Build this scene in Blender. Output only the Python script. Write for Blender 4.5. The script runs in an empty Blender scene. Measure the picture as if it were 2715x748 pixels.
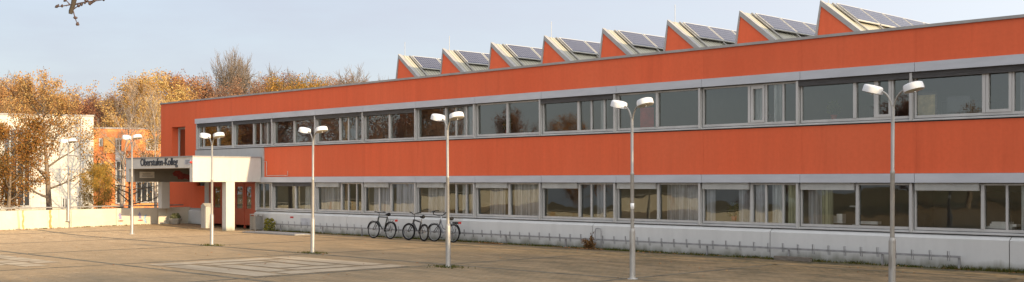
import bpy, math, random
from mathutils import Vector, Matrix, Quaternion
R = math.radians
scn = bpy.context.scene
COL = scn.collection
rnd = random.Random(7)

# ------------------------------------------------------------------ frame of the place
F_ = 2975.0; CX_ = 1357.5; HY_ = 482.0; EYE = 2.2
U = Vector((0.70502, -0.70919, 0)); N = Vector((-0.70919, -0.70502, 0))
P0 = 28.1
RZ = math.atan2(U.y, U.x)
def W(s, d, z=0.0):                  # s along the facade, d metres in front of it
    v = U * s + N * (d - P0); return Vector((v.x, v.y, z))
def at(px, D):                       # plan position of a far thing seen in that direction at depth D
    return ((px - CX_) / F_ * D, D)
def hgt(y, D): return EYE + (HY_ - y) / F_ * D
def ss(a, b, x):
    t = max(0, min(1, (x - a) / (b - a))); return t * t * (3 - 2 * t)
def gz(s, d): return 0.14 * ss(-44, -52, s)

# ------------------------------------------------------------------ helpers
class MB:
    def __init__(s): s.v = []; s.f = []; s.sm = []
    def add(s, vs, fs, smooth=False):
        o = len(s.v); s.v += [tuple(v) for v in vs]
        for f in fs: s.f.append(tuple(i + o for i in f)); s.sm.append(smooth)
        return s
    def box(s, x0, x1, y0, y1, z0, z1):
        vs = [(x, y, z) for z in (z0, z1) for y in (y0, y1) for x in (x0, x1)]
        return s.add(vs, [(0,2,3,1),(4,5,7,6),(0,1,5,4),(2,6,7,3),(0,4,6,2),(1,3,7,5)])
    def quad(s, a, b, c, d): return s.add([a, b, c, d], [(0,1,2,3)])
    def prism(s, prof, y0, y1, axis='y'):       # profile (x,z) pushed along y (or profile (y,z) along x)
        n = len(prof)
        if axis == 'y': vs = [(x, y0, z) for x, z in prof] + [(x, y1, z) for x, z in prof]
        else: vs = [(y0, p, z) for p, z in prof] + [(y1, p, z) for p, z in prof]
        fs = [tuple(range(n)), tuple(range(2*n-1, n-1, -1))]
        fs += [(i, i+n, (i+1) % n + n, (i+1) % n) for i in range(n)]
        return s.add(vs, fs)
    def tube(s, pts, rad, n=8, caps=True, closed=False):
        pts = [Vector(p) for p in pts]; m = len(pts)
        if not hasattr(rad, '__len__'): rad = [rad] * m
        vs = []; prev = None
        for i, p in enumerate(pts):
            if closed: t = pts[(i+1) % m] - pts[i-1]
            else: t = pts[min(i+1, m-1)] - pts[max(i-1, 0)]
            t.normalize()
            if prev is None:
                a = Vector((0,0,1)) if abs(t.z) < .9 else Vector((1,0,0))
                x = t.cross(a).normalized()
            else:
                x = prev - t * prev.dot(t)
                x = x.normalized() if x.length > 1e-6 else t.orthogonal().normalized()
            prev = x; y = t.cross(x)
            for k in range(n):
                a = 2*math.pi*k/n
                vs.append(p + (x*math.cos(a) + y*math.sin(a)) * rad[i])
        fs = []
        for i in range(m if closed else m-1):
            j = (i+1) % m
            for k in range(n):
                l = (k+1) % n
                fs.append((i*n+k, i*n+l, j*n+l, j*n+k))
        s.add(vs, fs, True)
        if caps and not closed:
            s.add(vs[:n], [tuple(range(n-1, -1, -1))]); s.add(vs[-n:], [tuple(range(n))])
        return s
    def lathe(s, prof, n=20, c=(0,0,0), M=None):   # profile (r,z)
        vs = []
        for r, z in prof:
            for k in range(n):
                a = 2*math.pi*k/n
                v = Vector((r*math.cos(a), r*math.sin(a), z))
                if M: v = M @ v
                vs.append(v + Vector(c))
        fs = []
        for i in range(len(prof)-1):
            for k in range(n):
                l = (k+1) % n
                fs.append((i*n+k, i*n+l, (i+1)*n+l, (i+1)*n+k))
        s.add(vs, fs, True)
        if prof[0][0] > 1e-4: s.add(vs[:n], [tuple(range(n-1,-1,-1))])
        if prof[-1][0] > 1e-4: s.add(vs[-n:], [tuple(range(n))])
        return s
    def build(s, name, mat, parent=None, bevel=0):
        me = bpy.data.meshes.new(name); me.from_pydata(s.v, [], s.f); me.validate()
        if len(me.polygons) == len(s.sm): me.polygons.foreach_set('use_smooth', s.sm)
        me.update()
        if mat: me.materials.append(mat)
        o = bpy.data.objects.new(name, me); COL.objects.link(o)
        if parent: o.parent = parent
        if bevel:
            b = o.modifiers.new('bevel', 'BEVEL'); b.width = bevel; b.segments = 2; b.limit_method = 'ANGLE'
        return o
def sheet(x0, x1, y, z0, z1):
    a_, b_ = rnd.gauss(0, .006), rnd.gauss(0, .008)
    return MB().quad((x0, y - b_ - a_, z0), (x1, y + b_ - a_, z0), (x1, y + b_ + a_, z1), (x0, y - b_ + a_, z1))   # a glass pane
def tag(o, label=None, cat=None, group=None, kind=None):
    if label: o['label'] = label
    if cat: o['category'] = cat
    if group: o['group'] = group
    if kind: o['kind'] = kind
    return o
def empty(name, loc=(0,0,0), rz=0.0):
    o = bpy.data.objects.new(name, None); o.empty_display_size = .2
    COL.objects.link(o); o.location = loc; o.rotation_euler = (0,0,rz); return o
def fempty(name, s=0, d=0, z=0, rot=0): return empty(name, W(s, d, z), RZ + rot)
def fplace(o, s=0, d=0, z=0, rot=0):
    o.location = W(s, d, z); o.rotation_euler = (0,0,RZ+rot); return o
KIDS = {}
def copy_tree(o, parent=None):
    c = o.copy(); COL.objects.link(c)
    if parent: c.parent = parent
    for ch in list(o.children): copy_tree(ch, c)
    return c

# ------------------------------------------------------------------ materials
def newmat(name):
    m = bpy.data.materials.new(name); m.use_nodes = True
    nt = m.node_tree; nt.nodes.clear()
    out = nt.nodes.new('ShaderNodeOutputMaterial'); return m, nt, out
def nd(nt, typ, **kw):
    n = nt.nodes.new(typ)
    for k, v in kw.items():
        if k.startswith('i_'):
            key = k[2:]; key = int(key) if key.isdigit() else key.replace('_', ' ')
            n.inputs[key].default_value = v
        else: setattr(n, k, v)
    return n
def ramp(nt, fac, stops):
    r = nt.nodes.new('ShaderNodeValToRGB'); e = r.color_ramp.elements
    while len(e) < len(stops): e.new(.5)
    for el, (p, c) in zip(e, stops):
        el.position = p; el.color = (c[0], c[1], c[2], 1) if hasattr(c, '__len__') else (c, c, c, 1)
    nt.links.new(fac, r.inputs[0]); return r.outputs[0]
def mixc(nt, fac, a, b, typ='MIX'):
    m = nt.nodes.new('ShaderNodeMix'); m.data_type = 'RGBA'; m.blend_type = typ
    for sock, v in ((m.inputs[0], fac), (m.inputs[6], a), (m.inputs[7], b)):
        if hasattr(v, 'links'): nt.links.new(v, sock)
        elif hasattr(v, '__len__'): sock.default_value = (v[0], v[1], v[2], 1)
        else: sock.default_value = v
    return m.outputs[2]
def math_(nt, op, a, b=None, clamp=False):
    m = nt.nodes.new('ShaderNodeMath'); m.operation = op; m.use_clamp = clamp
    for sock, v in ((m.inputs[0], a), (m.inputs[1], b)):
        if v is None: continue
        if hasattr(v, 'links'): nt.links.new(v, sock)
        else: sock.default_value = v
    return m.outputs[0]
def noise(nt, vec, scale, detail=4, rough=.55, stretch=None):
    n = nd(nt, 'ShaderNodeTexNoise'); n.inputs['Scale'].default_value = scale
    n.inputs['Detail'].default_value = detail; n.inputs['Roughness'].default_value = rough
    if stretch:
        mp = nd(nt, 'ShaderNodeMapping'); mp.inputs['Scale'].default_value = stretch
        nt.links.new(vec, mp.inputs[0]); vec = mp.outputs[0]
    nt.links.new(vec, n.inputs['Vector']); return n.outputs['Fac']
def pbsdf(nt, out, col, rough=.6, metal=0, bump=None, bstr=.3, spec=None):
    p = nd(nt, 'ShaderNodeBsdfPrincipled')
    if hasattr(col, 'links'): nt.links.new(col, p.inputs['Base Color'])
    else: p.inputs['Base Color'].default_value = (*col, 1)
    if hasattr(rough, 'links'): nt.links.new(rough, p.inputs['Roughness'])
    else: p.inputs['Roughness'].default_value = rough
    p.inputs['Metallic'].default_value = metal
    if spec is not None: p.inputs['Specular IOR Level'].default_value = spec
    if bump is not None:
        b = nd(nt, 'ShaderNodeBump'); b.inputs['Strength'].default_value = bstr
        b.inputs['Distance'].default_value = .02
        nt.links.new(bump, b.inputs['Height']); nt.links.new(b.outputs[0], p.inputs['Normal'])
    nt.links.new(p.outputs[0], out.inputs[0]); return p
def simple(name, col, rough=.6, metal=0, var=.18, scale=3.0, stretch=None, bump=0, spec=None):
    m, nt, out = newmat(name)
    tc = nd(nt, 'ShaderNodeTexCoord').outputs['Object']
    f = noise(nt, tc, scale, 5, .6, stretch)
    c = ramp(nt, f, [(.3, [x*(1-var) for x in col]), (.7, [min(1, x*(1+var)) for x in col])])
    pbsdf(nt, out, c, rough, metal, f if bump else None, bump, spec); return m

M = {}
# orange cladding: fine vertical ribs, weather streaks, sheet to sheet variation
def clad(name, col):
    m, nt, out = newmat(name)
    tc = nd(nt, 'ShaderNodeTexCoord').outputs['Object']
    streak = noise(nt, tc, 1.0, 4, .6, (3.0, 3.0, .25))
    fine = noise(nt, tc, 1.0, 3, .6, (26, 26, 1.2))
    blot = noise(nt, tc, .35, 3, .5)
    c = ramp(nt, streak, [(.3, [x*.93 for x in col]), (.7, [x*1.05 for x in col])])
    c = mixc(nt, math_(nt, 'MULTIPLY', fine, .22), c, [x*.78 for x in col])
    c = mixc(nt, ramp(nt, blot, [(.35, 0), (.7, .35)]), c, (col[0]*.92, col[1]*1.25, col[2]*1.5))
    oi = nd(nt, 'ShaderNodeObjectInfo'); hs = nd(nt, 'ShaderNodeHueSaturation')
    nt.links.new(math_(nt, 'ADD', math_(nt, 'MULTIPLY', oi.outputs['Random'], .08), .96), hs.inputs['Value']); nt.links.new(c, hs.inputs['Color'])
    grain = noise(nt, tc, 9, 3, .6)
    c = mixc(nt, ramp(nt, grain, [(.4, 0), (.75, .22)]), hs.outputs[0], [x*.7 for x in col])
    run = noise(nt, tc, 1.0, 4, .65, (1.7, 1.7, .12))
    c = mixc(nt, ramp(nt, run, [(.58, 0), (.72, .3)]), c, [x*.66 for x in col])
    w = nd(nt, 'ShaderNodeTexWave', wave_type='BANDS', bands_direction='X'); w.inputs['Scale'].default_value = 2.6
    nt.links.new(tc, w.inputs['Vector'])
    pbsdf(nt, out, c, .62, 0, math_(nt, 'ADD', w.outputs['Fac'], math_(nt, 'MULTIPLY', fine, .6)), .07, .3); return m
M['orange'] = clad('orange cladding', (.62, .105, .037))
M['orange2'] = clad('orange render', (.74, .25, .08))
M['fascia'] = simple('grey fascia metal', (.40, .415, .45), .45, 0, .1, .8, (1, 1, 4))
M['frame'] = simple('aluminium frame', (.405, .40, .39), .45, .15, .12, 2, (1, 1, .3))
M['sill'] = simple('weathered sill', (.33, .33, .32), .6, .1, .3, 1.5, (1, 4, 4))
M['blindbox'] = simple('dark blind slats', (.085, .083, .085), .55, 0, .35, 6, (.4, 1, 8))
M['blindlight'] = simple('pale blind box', (.42, .42, .40), .5, 0, .12, 2)
M['coping'] = simple('coping metal', (.28, .27, .26), .5, .1, .15, 2)
M['apron'] = simple('grey apron sheet', (.35, .345, .335), .55, .1, .12, 1, (1, 1, .4))
M['dark'] = simple('dark gap', (.03, .03, .03), .8)
M['roofmetal'] = None
M['galv'] = simple('galvanised steel', (.29, .275, .25), .45, .4, .18, 5, (1, 1, .4))
M['rail'] = simple('rack steel', (.26, .26, .265), .5, .3, .25, 6)
M['whitelamp'] = simple('white enamel', (.60, .60, .60), .32, 0, .06, 4)
M['diffuser'] = simple('lamp underside', (.42, .39, .32), .3, 0, .2, 6)
M['black'] = simple('black rubber', (.010, .010, .011), .7, spec=.2)
M['blackmetal'] = simple('black metal', (.014, .014, .016), .45, spec=.3)
M['bikegrey'] = simple('silver grey bike paint', (.13, .135, .145), .35, .2)
M['bikedark'] = simple('dark green bike paint', (.016, .024, .021), .4, 0)
M['bikeblue'] = simple('graphite bike paint', (.022, .024, .027), .4, 0)
M['chrome'] = simple('bright alloy', (.5, .5, .5), .25, .85)
M['redlight'] = simple('red plastic', (.45, .03, .02), .3)
M['letter'] = simple('dark letters', (.035, .045, .06), .45)
M['plate'] = simple('grey plate', (.36, .37, .40), .5)
M['signplate'] = simple('pale sign', (.52, .50, .44), .6)
M['red'] = simple('red spray paint', (.42, .03, .025), .7, 0, .3, 3)
M['rust'] = simple('rust run', (.44, .27, .10), .85, 0, .3, 6, (1, 1, .3))
M['darkred'] = simple('faded red spray paint', (.20, .035, .03), .8, 0, .5, 5)
M['liningshade'] = simple('concrete darkened for shade', (.17, .16, .135), .85, 0, .15, 1.5)  # dark tone that paints in the shade under the canopy
M['purple'] = simple('faded violet spray paint', (.22, .20, .33), .8, 0, .4, 5)
M['blue'] = simple('blue spray paint', (.22, .36, .50), .7, 0, .4, 4)
M['pipe'] = simple('white plastic pipe', (.42, .40, .37), .5)
M['door'] = simple('red door', (.33, .062, .03), .45, 0, .15, 3)
M['terracotta'] = simple('pale stoneware', (.38, .36, .32), .8, 0, .15, 6, bump=.2)
M['wood'] = simple('old wood', (.13, .11, .09), .85, 0, .4, 5, (1, 8, 8), .3)
M['paper'] = simple('white paper', (.72, .72, .70), .7)
M['picture'] = simple('yellow print', (.62, .48, .22), .6, 0, .4, 4)
M['screen'] = simple('dark plastic', (.05, .055, .065), .4)
M['roomwall'] = simple('room wall', (.24, .235, .21), .9, 0, .15, .4)
M['roomdark'] = simple('room furniture', (.09, .085, .08), .8, 0, .5, .8)
M['roomfloor'] = simple('room floor', (.10, .095, .09), .6)
M['post'] = simple('pale post', (.38, .37, .345), .6, 0, .08, 3)
# painted concrete with dirt runs
def concrete(name, col, stain, dirt=.5):
    m, nt, out = newmat(name)
    tc = nd(nt, 'ShaderNodeTexCoord').outputs['Object']
    a = noise(nt, tc, 1.0, 5, .6, (2.2, 2.2, .22)); b = noise(nt, tc, 7, 5, .65)
    c = ramp(nt, a, [(.42, col), (.8, stain)])
    c = mixc(nt, ramp(nt, b, [(.5, 0), (.75, dirt)]), c, [x*.7 for x in col])
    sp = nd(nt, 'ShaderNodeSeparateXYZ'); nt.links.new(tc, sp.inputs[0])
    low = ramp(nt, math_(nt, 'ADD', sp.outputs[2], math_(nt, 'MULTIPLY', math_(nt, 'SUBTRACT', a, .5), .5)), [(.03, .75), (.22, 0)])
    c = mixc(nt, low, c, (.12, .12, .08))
    pbsdf(nt, out, c, .8, 0, b, .15); return m
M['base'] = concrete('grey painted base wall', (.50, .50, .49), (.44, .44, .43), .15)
M['canopy'] = concrete('cream painted concrete', (.47, .455, .42), (.42, .40, .36), .2)
def wallmat():
    m, nt, out = newmat('old white concrete wall')
    tc = nd(nt, 'ShaderNodeTexCoord').outputs['Object']
    a = noise(nt, tc, 1.0, 4, .6, (1.5, 1.5, .1)); b = noise(nt, tc, 9, 5, .7)
    c = ramp(nt, noise(nt, tc, 1.2, 3), [(.3, (.52, .475, .385)), (.7, (.44, .405, .33))])
    c = mixc(nt, ramp(nt, b, [(.56, 0), (.7, .55)]), c, (.34, .32, .27))
    c = mixc(nt, ramp(nt, a, [(.58, 0), (.66, .8)]), c, (.40, .25, .10))
    pbsdf(nt, out, c, .85, 0, b, .25); return m
M['wall'] = wallmat()
def roofmetal():
    m, nt, out = newmat('ribbed roof sheet')
    tc = nd(nt, 'ShaderNodeTexCoord').outputs['Object']
    w = nd(nt, 'ShaderNodeTexWave', wave_type='BANDS', bands_direction='Y'); w.inputs['Scale'].default_value = 1.6
    nt.links.new(tc, w.inputs['Vector'])
    c = ramp(nt, w.outputs['Fac'], [(.2, (.22, .21, .17)), (.8, (.36, .34, .26))])
    pbsdf(nt, out, c, .55, 0, w.outputs['Fac'], .6); return m
M['roofmetal'] = roofmetal()
def solar():
    m, nt, out = newmat('solar cells')
    tc = nd(nt, 'ShaderNodeTexCoord').outputs['UV']
    b = nd(nt, 'ShaderNodeTexBrick', offset=0); b.inputs['Scale'].default_value = 1
    b.inputs['Brick Width'].default_value = .1; b.inputs['Row Height'].default_value = 1/6
    b.inputs['Mortar Size'].default_value = .006
    b.inputs['Color1'].default_value = (.026, .03, .055, 1); b.inputs['Color2'].default_value = (.032, .036, .064, 1)
    b.inputs['Mortar'].default_value = (.24, .25, .30, 1)
    nt.links.new(tc, b.inputs['Vector'])
    pbsdf(nt, out, b.outputs['Color'], .3, 0, None, 0, .15); return m
M['solar'] = solar()
def glass(name, wob, tint=.8, k=1.0):
    m, nt, out = newmat(name)
    tc = nd(nt, 'ShaderNodeTexCoord').outputs['Object']
    bp = nd(nt, 'ShaderNodeBump'); bp.inputs['Strength'].default_value = wob; bp.inputs['Distance'].default_value = .05
    nt.links.new(noise(nt, tc, .9, 2, .4), bp.inputs['Height'])
    fr = nd(nt, 'ShaderNodeFresnel'); fr.inputs['IOR'].default_value = 1.5
    nt.links.new(bp.outputs[0], fr.inputs['Normal'])
    g = nd(nt, 'ShaderNodeBsdfGlossy'); g.inputs['Roughness'].default_value = .01
    g.inputs['Color'].default_value = (.96, 1, .94, 1)
    nt.links.new(bp.outputs[0], g.inputs['Normal'])
    t = nd(nt, 'ShaderNodeBsdfTransparent'); t.inputs['Color'].default_value = (tint*.98, tint, tint*.99, 1)
    mx = nd(nt, 'ShaderNodeMixShader')
    nt.links.new(math_(nt, 'MINIMUM', math_(nt, 'MULTIPLY', fr.outputs[0], 2.6*k), 1.0), mx.inputs[0])
    nt.links.new(t.outputs[0], mx.inputs[1]); nt.links.new(g.outputs[0], mx.inputs[2])
    nt.links.new(mx.outputs[0], out.inputs[0]); return m
M['glass'] = glass('upper glazing', .035, .88, 1.25)
M['glasswob'] = glass('old wavy glazing', .09, .95, .68)
def fabric(name, col):
    m, nt, out = newmat(name)
    tc = nd(nt, 'ShaderNodeTexCoord').outputs['Object']
    c = ramp(nt, noise(nt, tc, 1, 3, .6, (13, 13, .35)), [(.36, [x*.42 for x in col]), (.64, col)])  # dark vertical bands put fold shading into the cloth colour
    d = nd(nt, 'ShaderNodeBsdfDiffuse'); t = nd(nt, 'ShaderNodeBsdfTranslucent')
    nt.links.new(c, d.inputs[0]); nt.links.new(c, t.inputs[0])
    mx = nd(nt, 'ShaderNodeMixShader'); mx.inputs[0].default_value = .3
    nt.links.new(d.outputs[0], mx.inputs[1]); nt.links.new(t.outputs[0], mx.inputs[2])
    nt.links.new(mx.outputs[0], out.inputs[0]); return m
M['curtainblue'] = fabric('pale blue curtain', (.84, .86, .96))
M['curtaingrey'] = fabric('grey net curtain', (.70, .70, .73))
M['curtainwhite'] = fabric('white blind cloth', (.84, .87, .87))
M['curtainyellow'] = fabric('cream blind cloth', (.72, .72, .48))
def leafmat(name, cols, trans=.35):
    m, nt, out = newmat(name)
    g = nd(nt, 'ShaderNodeNewGeometry'); oi = nd(nt, 'ShaderNodeObjectInfo')
    n = len(cols)
    c = ramp(nt, g.outputs['Random Per Island'], [((i + .3) / n, cc) for i, cc in enumerate(cols)])
    hs = nd(nt, 'ShaderNodeHueSaturation')
    nt.links.new(math_(nt, 'ADD', math_(nt, 'MULTIPLY', oi.outputs['Random'], .05), .48), hs.inputs['Hue'])
    nt.links.new(math_(nt, 'ADD', math_(nt, 'MULTIPLY', oi.outputs['Random'], .5), .72), hs.inputs['Value'])
    nt.links.new(c, hs.inputs['Color']); c = hs.outputs[0]
    d = nd(nt, 'ShaderNodeBsdfDiffuse'); t = nd(nt, 'ShaderNodeBsdfTranslucent')
    nt.links.new(c, d.inputs[0]); nt.links.new(c, t.inputs[0])
    mx = nd(nt, 'ShaderNodeMixShader'); mx.inputs[0].default_value = trans
    nt.links.new(d.outputs[0], mx.inputs[1]); nt.links.new(t.outputs[0], mx.inputs[2])
    nt.links.new(mx.outputs[0], out.inputs[0]); return m
M['leaf_orange'] = leafmat('orange leaves', [(.27, .125, .06), (.38, .17, .075), (.43, .23, .10), (.33, .15, .08), (.46, .29, .13)])
M['leaf_yellow'] = leafmat('yellow leaves', [(.40, .22, .05), (.46, .28, .06), (.30, .20, .05), (.46, .22, .05), (.20, .16, .05)])
M['leaf_brown'] = leafmat('brown leaves', [(.20, .10, .07), (.27, .13, .085), (.24, .14, .10), (.31, .17, .10)])
M['leaf_green'] = leafmat('green leaves', [(.06, .10, .02), (.10, .14, .03), (.16, .16, .04)])
M['leaf_shrub'] = leafmat('olive shrub leaves', [(.07, .07, .02), (.14, .12, .03), (.24, .17, .04)])
M['leaf_dry'] = leafmat('dry leaves', [(.16, .08, .035), (.24, .12, .05), (.10, .06, .03)])
M['leaf_heather'] = leafmat('pale plant leaves', [(.22, .24, .12), (.30, .30, .17), (.16, .18, .08)])
M['weed'] = leafmat('weed blades', [(.05, .07, .015), (.09, .10, .025), (.14, .12, .04)])
M['bark'] = simple('bark', (.15, .115, .085), .9, 0, .35, 4, (1, 1, .2))
M['barkpale'] = simple('pale bark', (.26, .205, .16), .9, 0, .3, 4, (1, 1, .2))  # bark of a paler tone
M['barkdark'] = simple('dark bark', (.075, .06, .042), .9, 0, .35, 4)
M['twig'] = simple('brown twig', (.06, .035, .028), .7, 0, .4, 30)

# ------------------------------------------------------------------ ground
def plaza_mat():
    m, nt, out = newmat('small concrete pavers')
    tc = nd(nt, 'ShaderNodeTexCoord').outputs['Object']
    b = nd(nt, 'ShaderNodeTexBrick'); b.inputs['Scale'].default_value = 1
    b.inputs['Brick Width'].default_value = .24; b.inputs['Row Height'].default_value = .16
    b.inputs['Mortar Size'].default_value = .012; b.inputs['Mortar Smooth'].default_value = .4
    b.inputs['Color1'].default_value = (.49, .335, .185, 1); b.inputs['Color2'].default_value = (.56, .39, .225, 1)
    b.inputs['Mortar'].default_value = (.17, .13, .07, 1)
    nt.links.new(tc, b.inputs['Vector'])
    big = noise(nt, tc, .35, 5, .6); mid = noise(nt, tc, 1.6, 5, .65); fine = noise(nt, tc, 16, 4, .7)
    c = mixc(nt, ramp(nt, big, [(.35, 0), (.65, .5)]), b.outputs['Color'], (.38, .265, .15))
    c = mixc(nt, ramp(nt, mid, [(.46, 0), (.7, .55)]), c, (.33, .22, .11))
    c = mixc(nt, ramp(nt, fine, [(.52, 0), (.72, .5)]), c, (.54, .40, .24))
    sp = nd(nt, 'ShaderNodeSeparateXYZ'); nt.links.new(tc, sp.inputs[0])
    # moss along the building; its darker spread to the right also paints in tree shade
    d = math_(nt, 'MULTIPLY', sp.outputs[1], -1.0)
    near = ramp(nt, math_(nt, 'DIVIDE', d, 12.0), [(0, 1), (.09, .9), (.3, .82), (.75, .7), (1, .6)])
    side = ramp(nt, math_(nt, 'DIVIDE', math_(nt, 'ADD', sp.outputs[0], 48.0), 34.0), [(.12, .0), (.42, .62), (.8, 1)])
    mm = math_(nt, 'MULTIPLY', math_(nt, 'MULTIPLY', near, side), ramp(nt, noise(nt, tc, 1.1, 6, .7, (.5, 1.3, 1)), [(.30, .55), (.58, 1.15)]), True)
    c = mixc(nt, mm, c, (.058, .052, .029))
    mot = noise(nt, tc, 4.5, 6, .75)
    c = mixc(nt, ramp(nt, mot, [(.48, 0), (.62, .55)]), c, (.20, .15, .095))
    spk = nd(nt, 'ShaderNodeTexVoronoi'); spk.inputs['Scale'].default_value = 9; nt.links.new(tc, spk.inputs['Vector'])
    c = mixc(nt, math_(nt, 'MULTIPLY', ramp(nt, spk.outputs['Color'], [(.55, 0), (.8, .55)]), ramp(nt, mid, [(.35, .2), (.6, 1)])), c, (.24, .16, .08))
    worn = noise(nt, tc, .8, 6, .7, (.35, 1.6, 1))
    c = mixc(nt, ramp(nt, worn, [(.54, 0), (.66, .5)]), c, (.25, .17, .09))
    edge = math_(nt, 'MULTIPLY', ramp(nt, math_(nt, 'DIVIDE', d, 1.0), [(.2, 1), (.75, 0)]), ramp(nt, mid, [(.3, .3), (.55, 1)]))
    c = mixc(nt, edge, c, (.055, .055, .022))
    h = math_(nt, 'ADD', math_(nt, 'MULTIPLY', b.outputs['Fac'], -.5), math_(nt, 'MULTIPLY', mid, .5))
    pbsdf(nt, out, c, .85, 0, h, .35, .25); return m
def soil_mat():
    m, nt, out = newmat('grass and leaf litter')
    tc = nd(nt, 'ShaderNodeTexCoord').outputs['Object']
    c = ramp(nt, noise(nt, tc, .25, 6, .65), [(.35, (.10, .10, .035)), (.55, (.16, .11, .05)), (.75, (.22, .12, .05))])
    pbsdf(nt, out, c, .95); return m
M['plaza'] = plaza_mat(); M['soil'] = soil_mat()
M['joint'] = simple('dark paving joint', (.10, .085, .055), .9, 0, .5, 2.5)
def slabmat():
    m, nt, out = newmat('worn stone slabs')
    tc = nd(nt, 'ShaderNodeTexCoord').outputs['Object']
    c = ramp(nt, noise(nt, tc, 2.2, 5, .65), [(.3, (.32, .25, .165)), (.7, (.39, .315, .215))])
    c = mixc(nt, ramp(nt, noise(nt, tc, .9, 6, .7, (.5, 1.4, 1)), [(.40, 0), (.62, .85)]), c, (.25, .19, .12))
    pbsdf(nt, out, c, .85, 0, noise(nt, tc, 12, 4), .2); return m
M['slab'] = slabmat()

g = MB(); g.quad((-2000, -600, -.02), (2000, -600, -.02), (2000, 3000, -.02), (-2000, 3000, -.02))
tag(g.build('ground', M['soil']), kind='structure')
# plaza: built in the facade frame (x = s, y = -d); edge follows the retaining wall
WA = (-51.0, 1.76); WB = (-49.6, 9.75)
def wall_s(d): return WA[0] + (WB[0] - WA[0]) * (d - WA[1]) / (WB[1] - WA[1])
p = MB(); vs = []; ds = [-1.0, 0, .5, 1, 1.76] + [2 + i for i in range(0, 60, 1)]
cols = [0, .4, .8, 1.3, 2, 3, 4, 5, 6, 7, 8, 10, 14, 20, 40, 60, 90]
for d in ds:
    s0 = wall_s(max(d, 1.76)) if d > 1.7 else -51.0
    for c in cols: vs.append((s0 + c, -d, gz(s0 + c, d)))
nc = len(cols); fs = []
for i in range(len(ds) - 1):
    for j in range(nc - 1): fs.append((i*nc+j, (i+1)*nc+j, (i+1)*nc+j+1, i*nc+j+1))
p.add(vs, fs); tag(fplace(p.build('plaza', M['plaza']), z=.0), kind='structure')
def strip(mb, s0, d0, s1, d1, w, h=.004):
    n = max(1, int(abs(s1 - s0) / 1.0)); dx, dy = s1 - s0, d1 - d0; L = math.hypot(dx, dy)
    px, py = -dy / L * w / 2, dx / L * w / 2
    for i in range(n):
        a, b = i / n, (i + 1) / n
        q = []
        for t, sg in ((a, 1), (b, 1), (b, -1), (a, -1)):
            s, d = s0 + dx*t + px*sg, d0 + dy*t + py*sg
            q.append((s, -d, gz(s, d) + h))
        mb.quad(*q[::-1])
j = MB()
for d in (2.15, 8.3, 14.5, 20.7): strip(j, wall_s(max(d, 1.8)) + .6, d, 6, d, .17, .004)
for s in (-47.2, -41.0, -34.8, -28.6, -22.4, -16.2, -10.0):
    for a, b in ((1.6, 8.2), (8.4, 14.4), (14.6, 20.6), (20.8, 26)): strip(j, s, a, s, b, .15, .004)
tag(fplace(j.build('paving_joints', M['joint'])), kind='structure')
# pale stone inlays let into the paving, each slab a face
sl = MB(); jt = MB()
def slab(s0, s1, d0, d1, h=.008): sl.quad((s0, -d1, h), (s1, -d1, h), (s1, -d0, h), (s0, -d0, h))
A0, A1, B0, B1 = -28.0, -22.6, 9.4, 14.0; gI = .2
def ring(a0, a1, b0, b1, w, cut):
    # a ring of four slabs turning round like a whirl
    slab(a0, a1 - w - gI, b0, b0 + w); slab(a1 - w, a1, b0, b1 - w - gI)
    slab(a0 + w + gI, a1, b1 - w, b1); slab(a0, a0 + w, b0 + w + gI, b1)
ring(A0, A1, B0, B1, .78, 0); o_ = .78 + gI
ring(A0 + o_, A1 - o_, B0 + o_, B1 - o_, .62, 0); o_ += .62 + gI
slab(A0 + o_, A1 - o_, B0 + o_, B1 - o_)
for i in range(6):
    for k in range(7):
        s, d = -35.0 + i*.95, 15.25 + k*.72
        if (i + k) % 2 == 0 or rnd.random() < .25: slab(s, s + .86, d, d + .62)
tag(fplace(sl.build('stone_inlay', M['slab'])), kind='structure')
# wooded rise behind the school
h = MB(); nx, ny = 50, 24; vs = []
for i in range(ny + 1):
    for k in range(nx + 1):
        x = -170 + k * 5.0; y = 96 + i * 9.0
        z = 8.5 * ss(96, 210, y) * (1 - .35*ss(-20, 20, x)) + math.sin(x*.11 + y*.07)*.5*ss(96, 150, y) - .05
        vs.append((x, y, z))
h.add(vs, [(i*(nx+1)+k, i*(nx+1)+k+1, (i+1)*(nx+1)+k+1, (i+1)*(nx+1)+k) for i in range(ny) for k in range(nx)], True)
tag(h.build('hill', M['soil']), kind='structure')
def hillz(x, y):
    return 8.5 * ss(96, 210, y) * (1 - .35*ss(-20, 20, x)) - .1 if y > 96 else 0

# ------------------------------------------------------------------ the school
school = fempty('school_building')
tag(school, 'long two-storey orange school block with grey window bands and a sawtooth roof', 'building')
SL, SR = -54.5, 8.0
BAY = [-50.35 + 3.355*i for i in range(0, 18)]       # upper bay lines, -50.35 ... 
def bays(a): return [b for b in BAY if b >= a - .01]
# orange upper panel: rounded at the far corner, one sheet each bay
def wallsheet(s0, s1, z0, z1, name='wall_panel', t=.12):
    MB().box(s0 + .002, s1 - .002, 0, t, z0, z1).build(name, M['orange'], school)
edges = [-46.87 + 3.355*i for i in range(17)]
SE = edges[-1]
es = [-50.43] + edges
for a, b in zip(es, es[1:]): wallsheet(a, b, 5.31, 6.21)
es2 = [-44.3] + edges[1:]
for a, b in zip(es2, es2[1:]): wallsheet(a, b, 2.42, 3.76)
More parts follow.
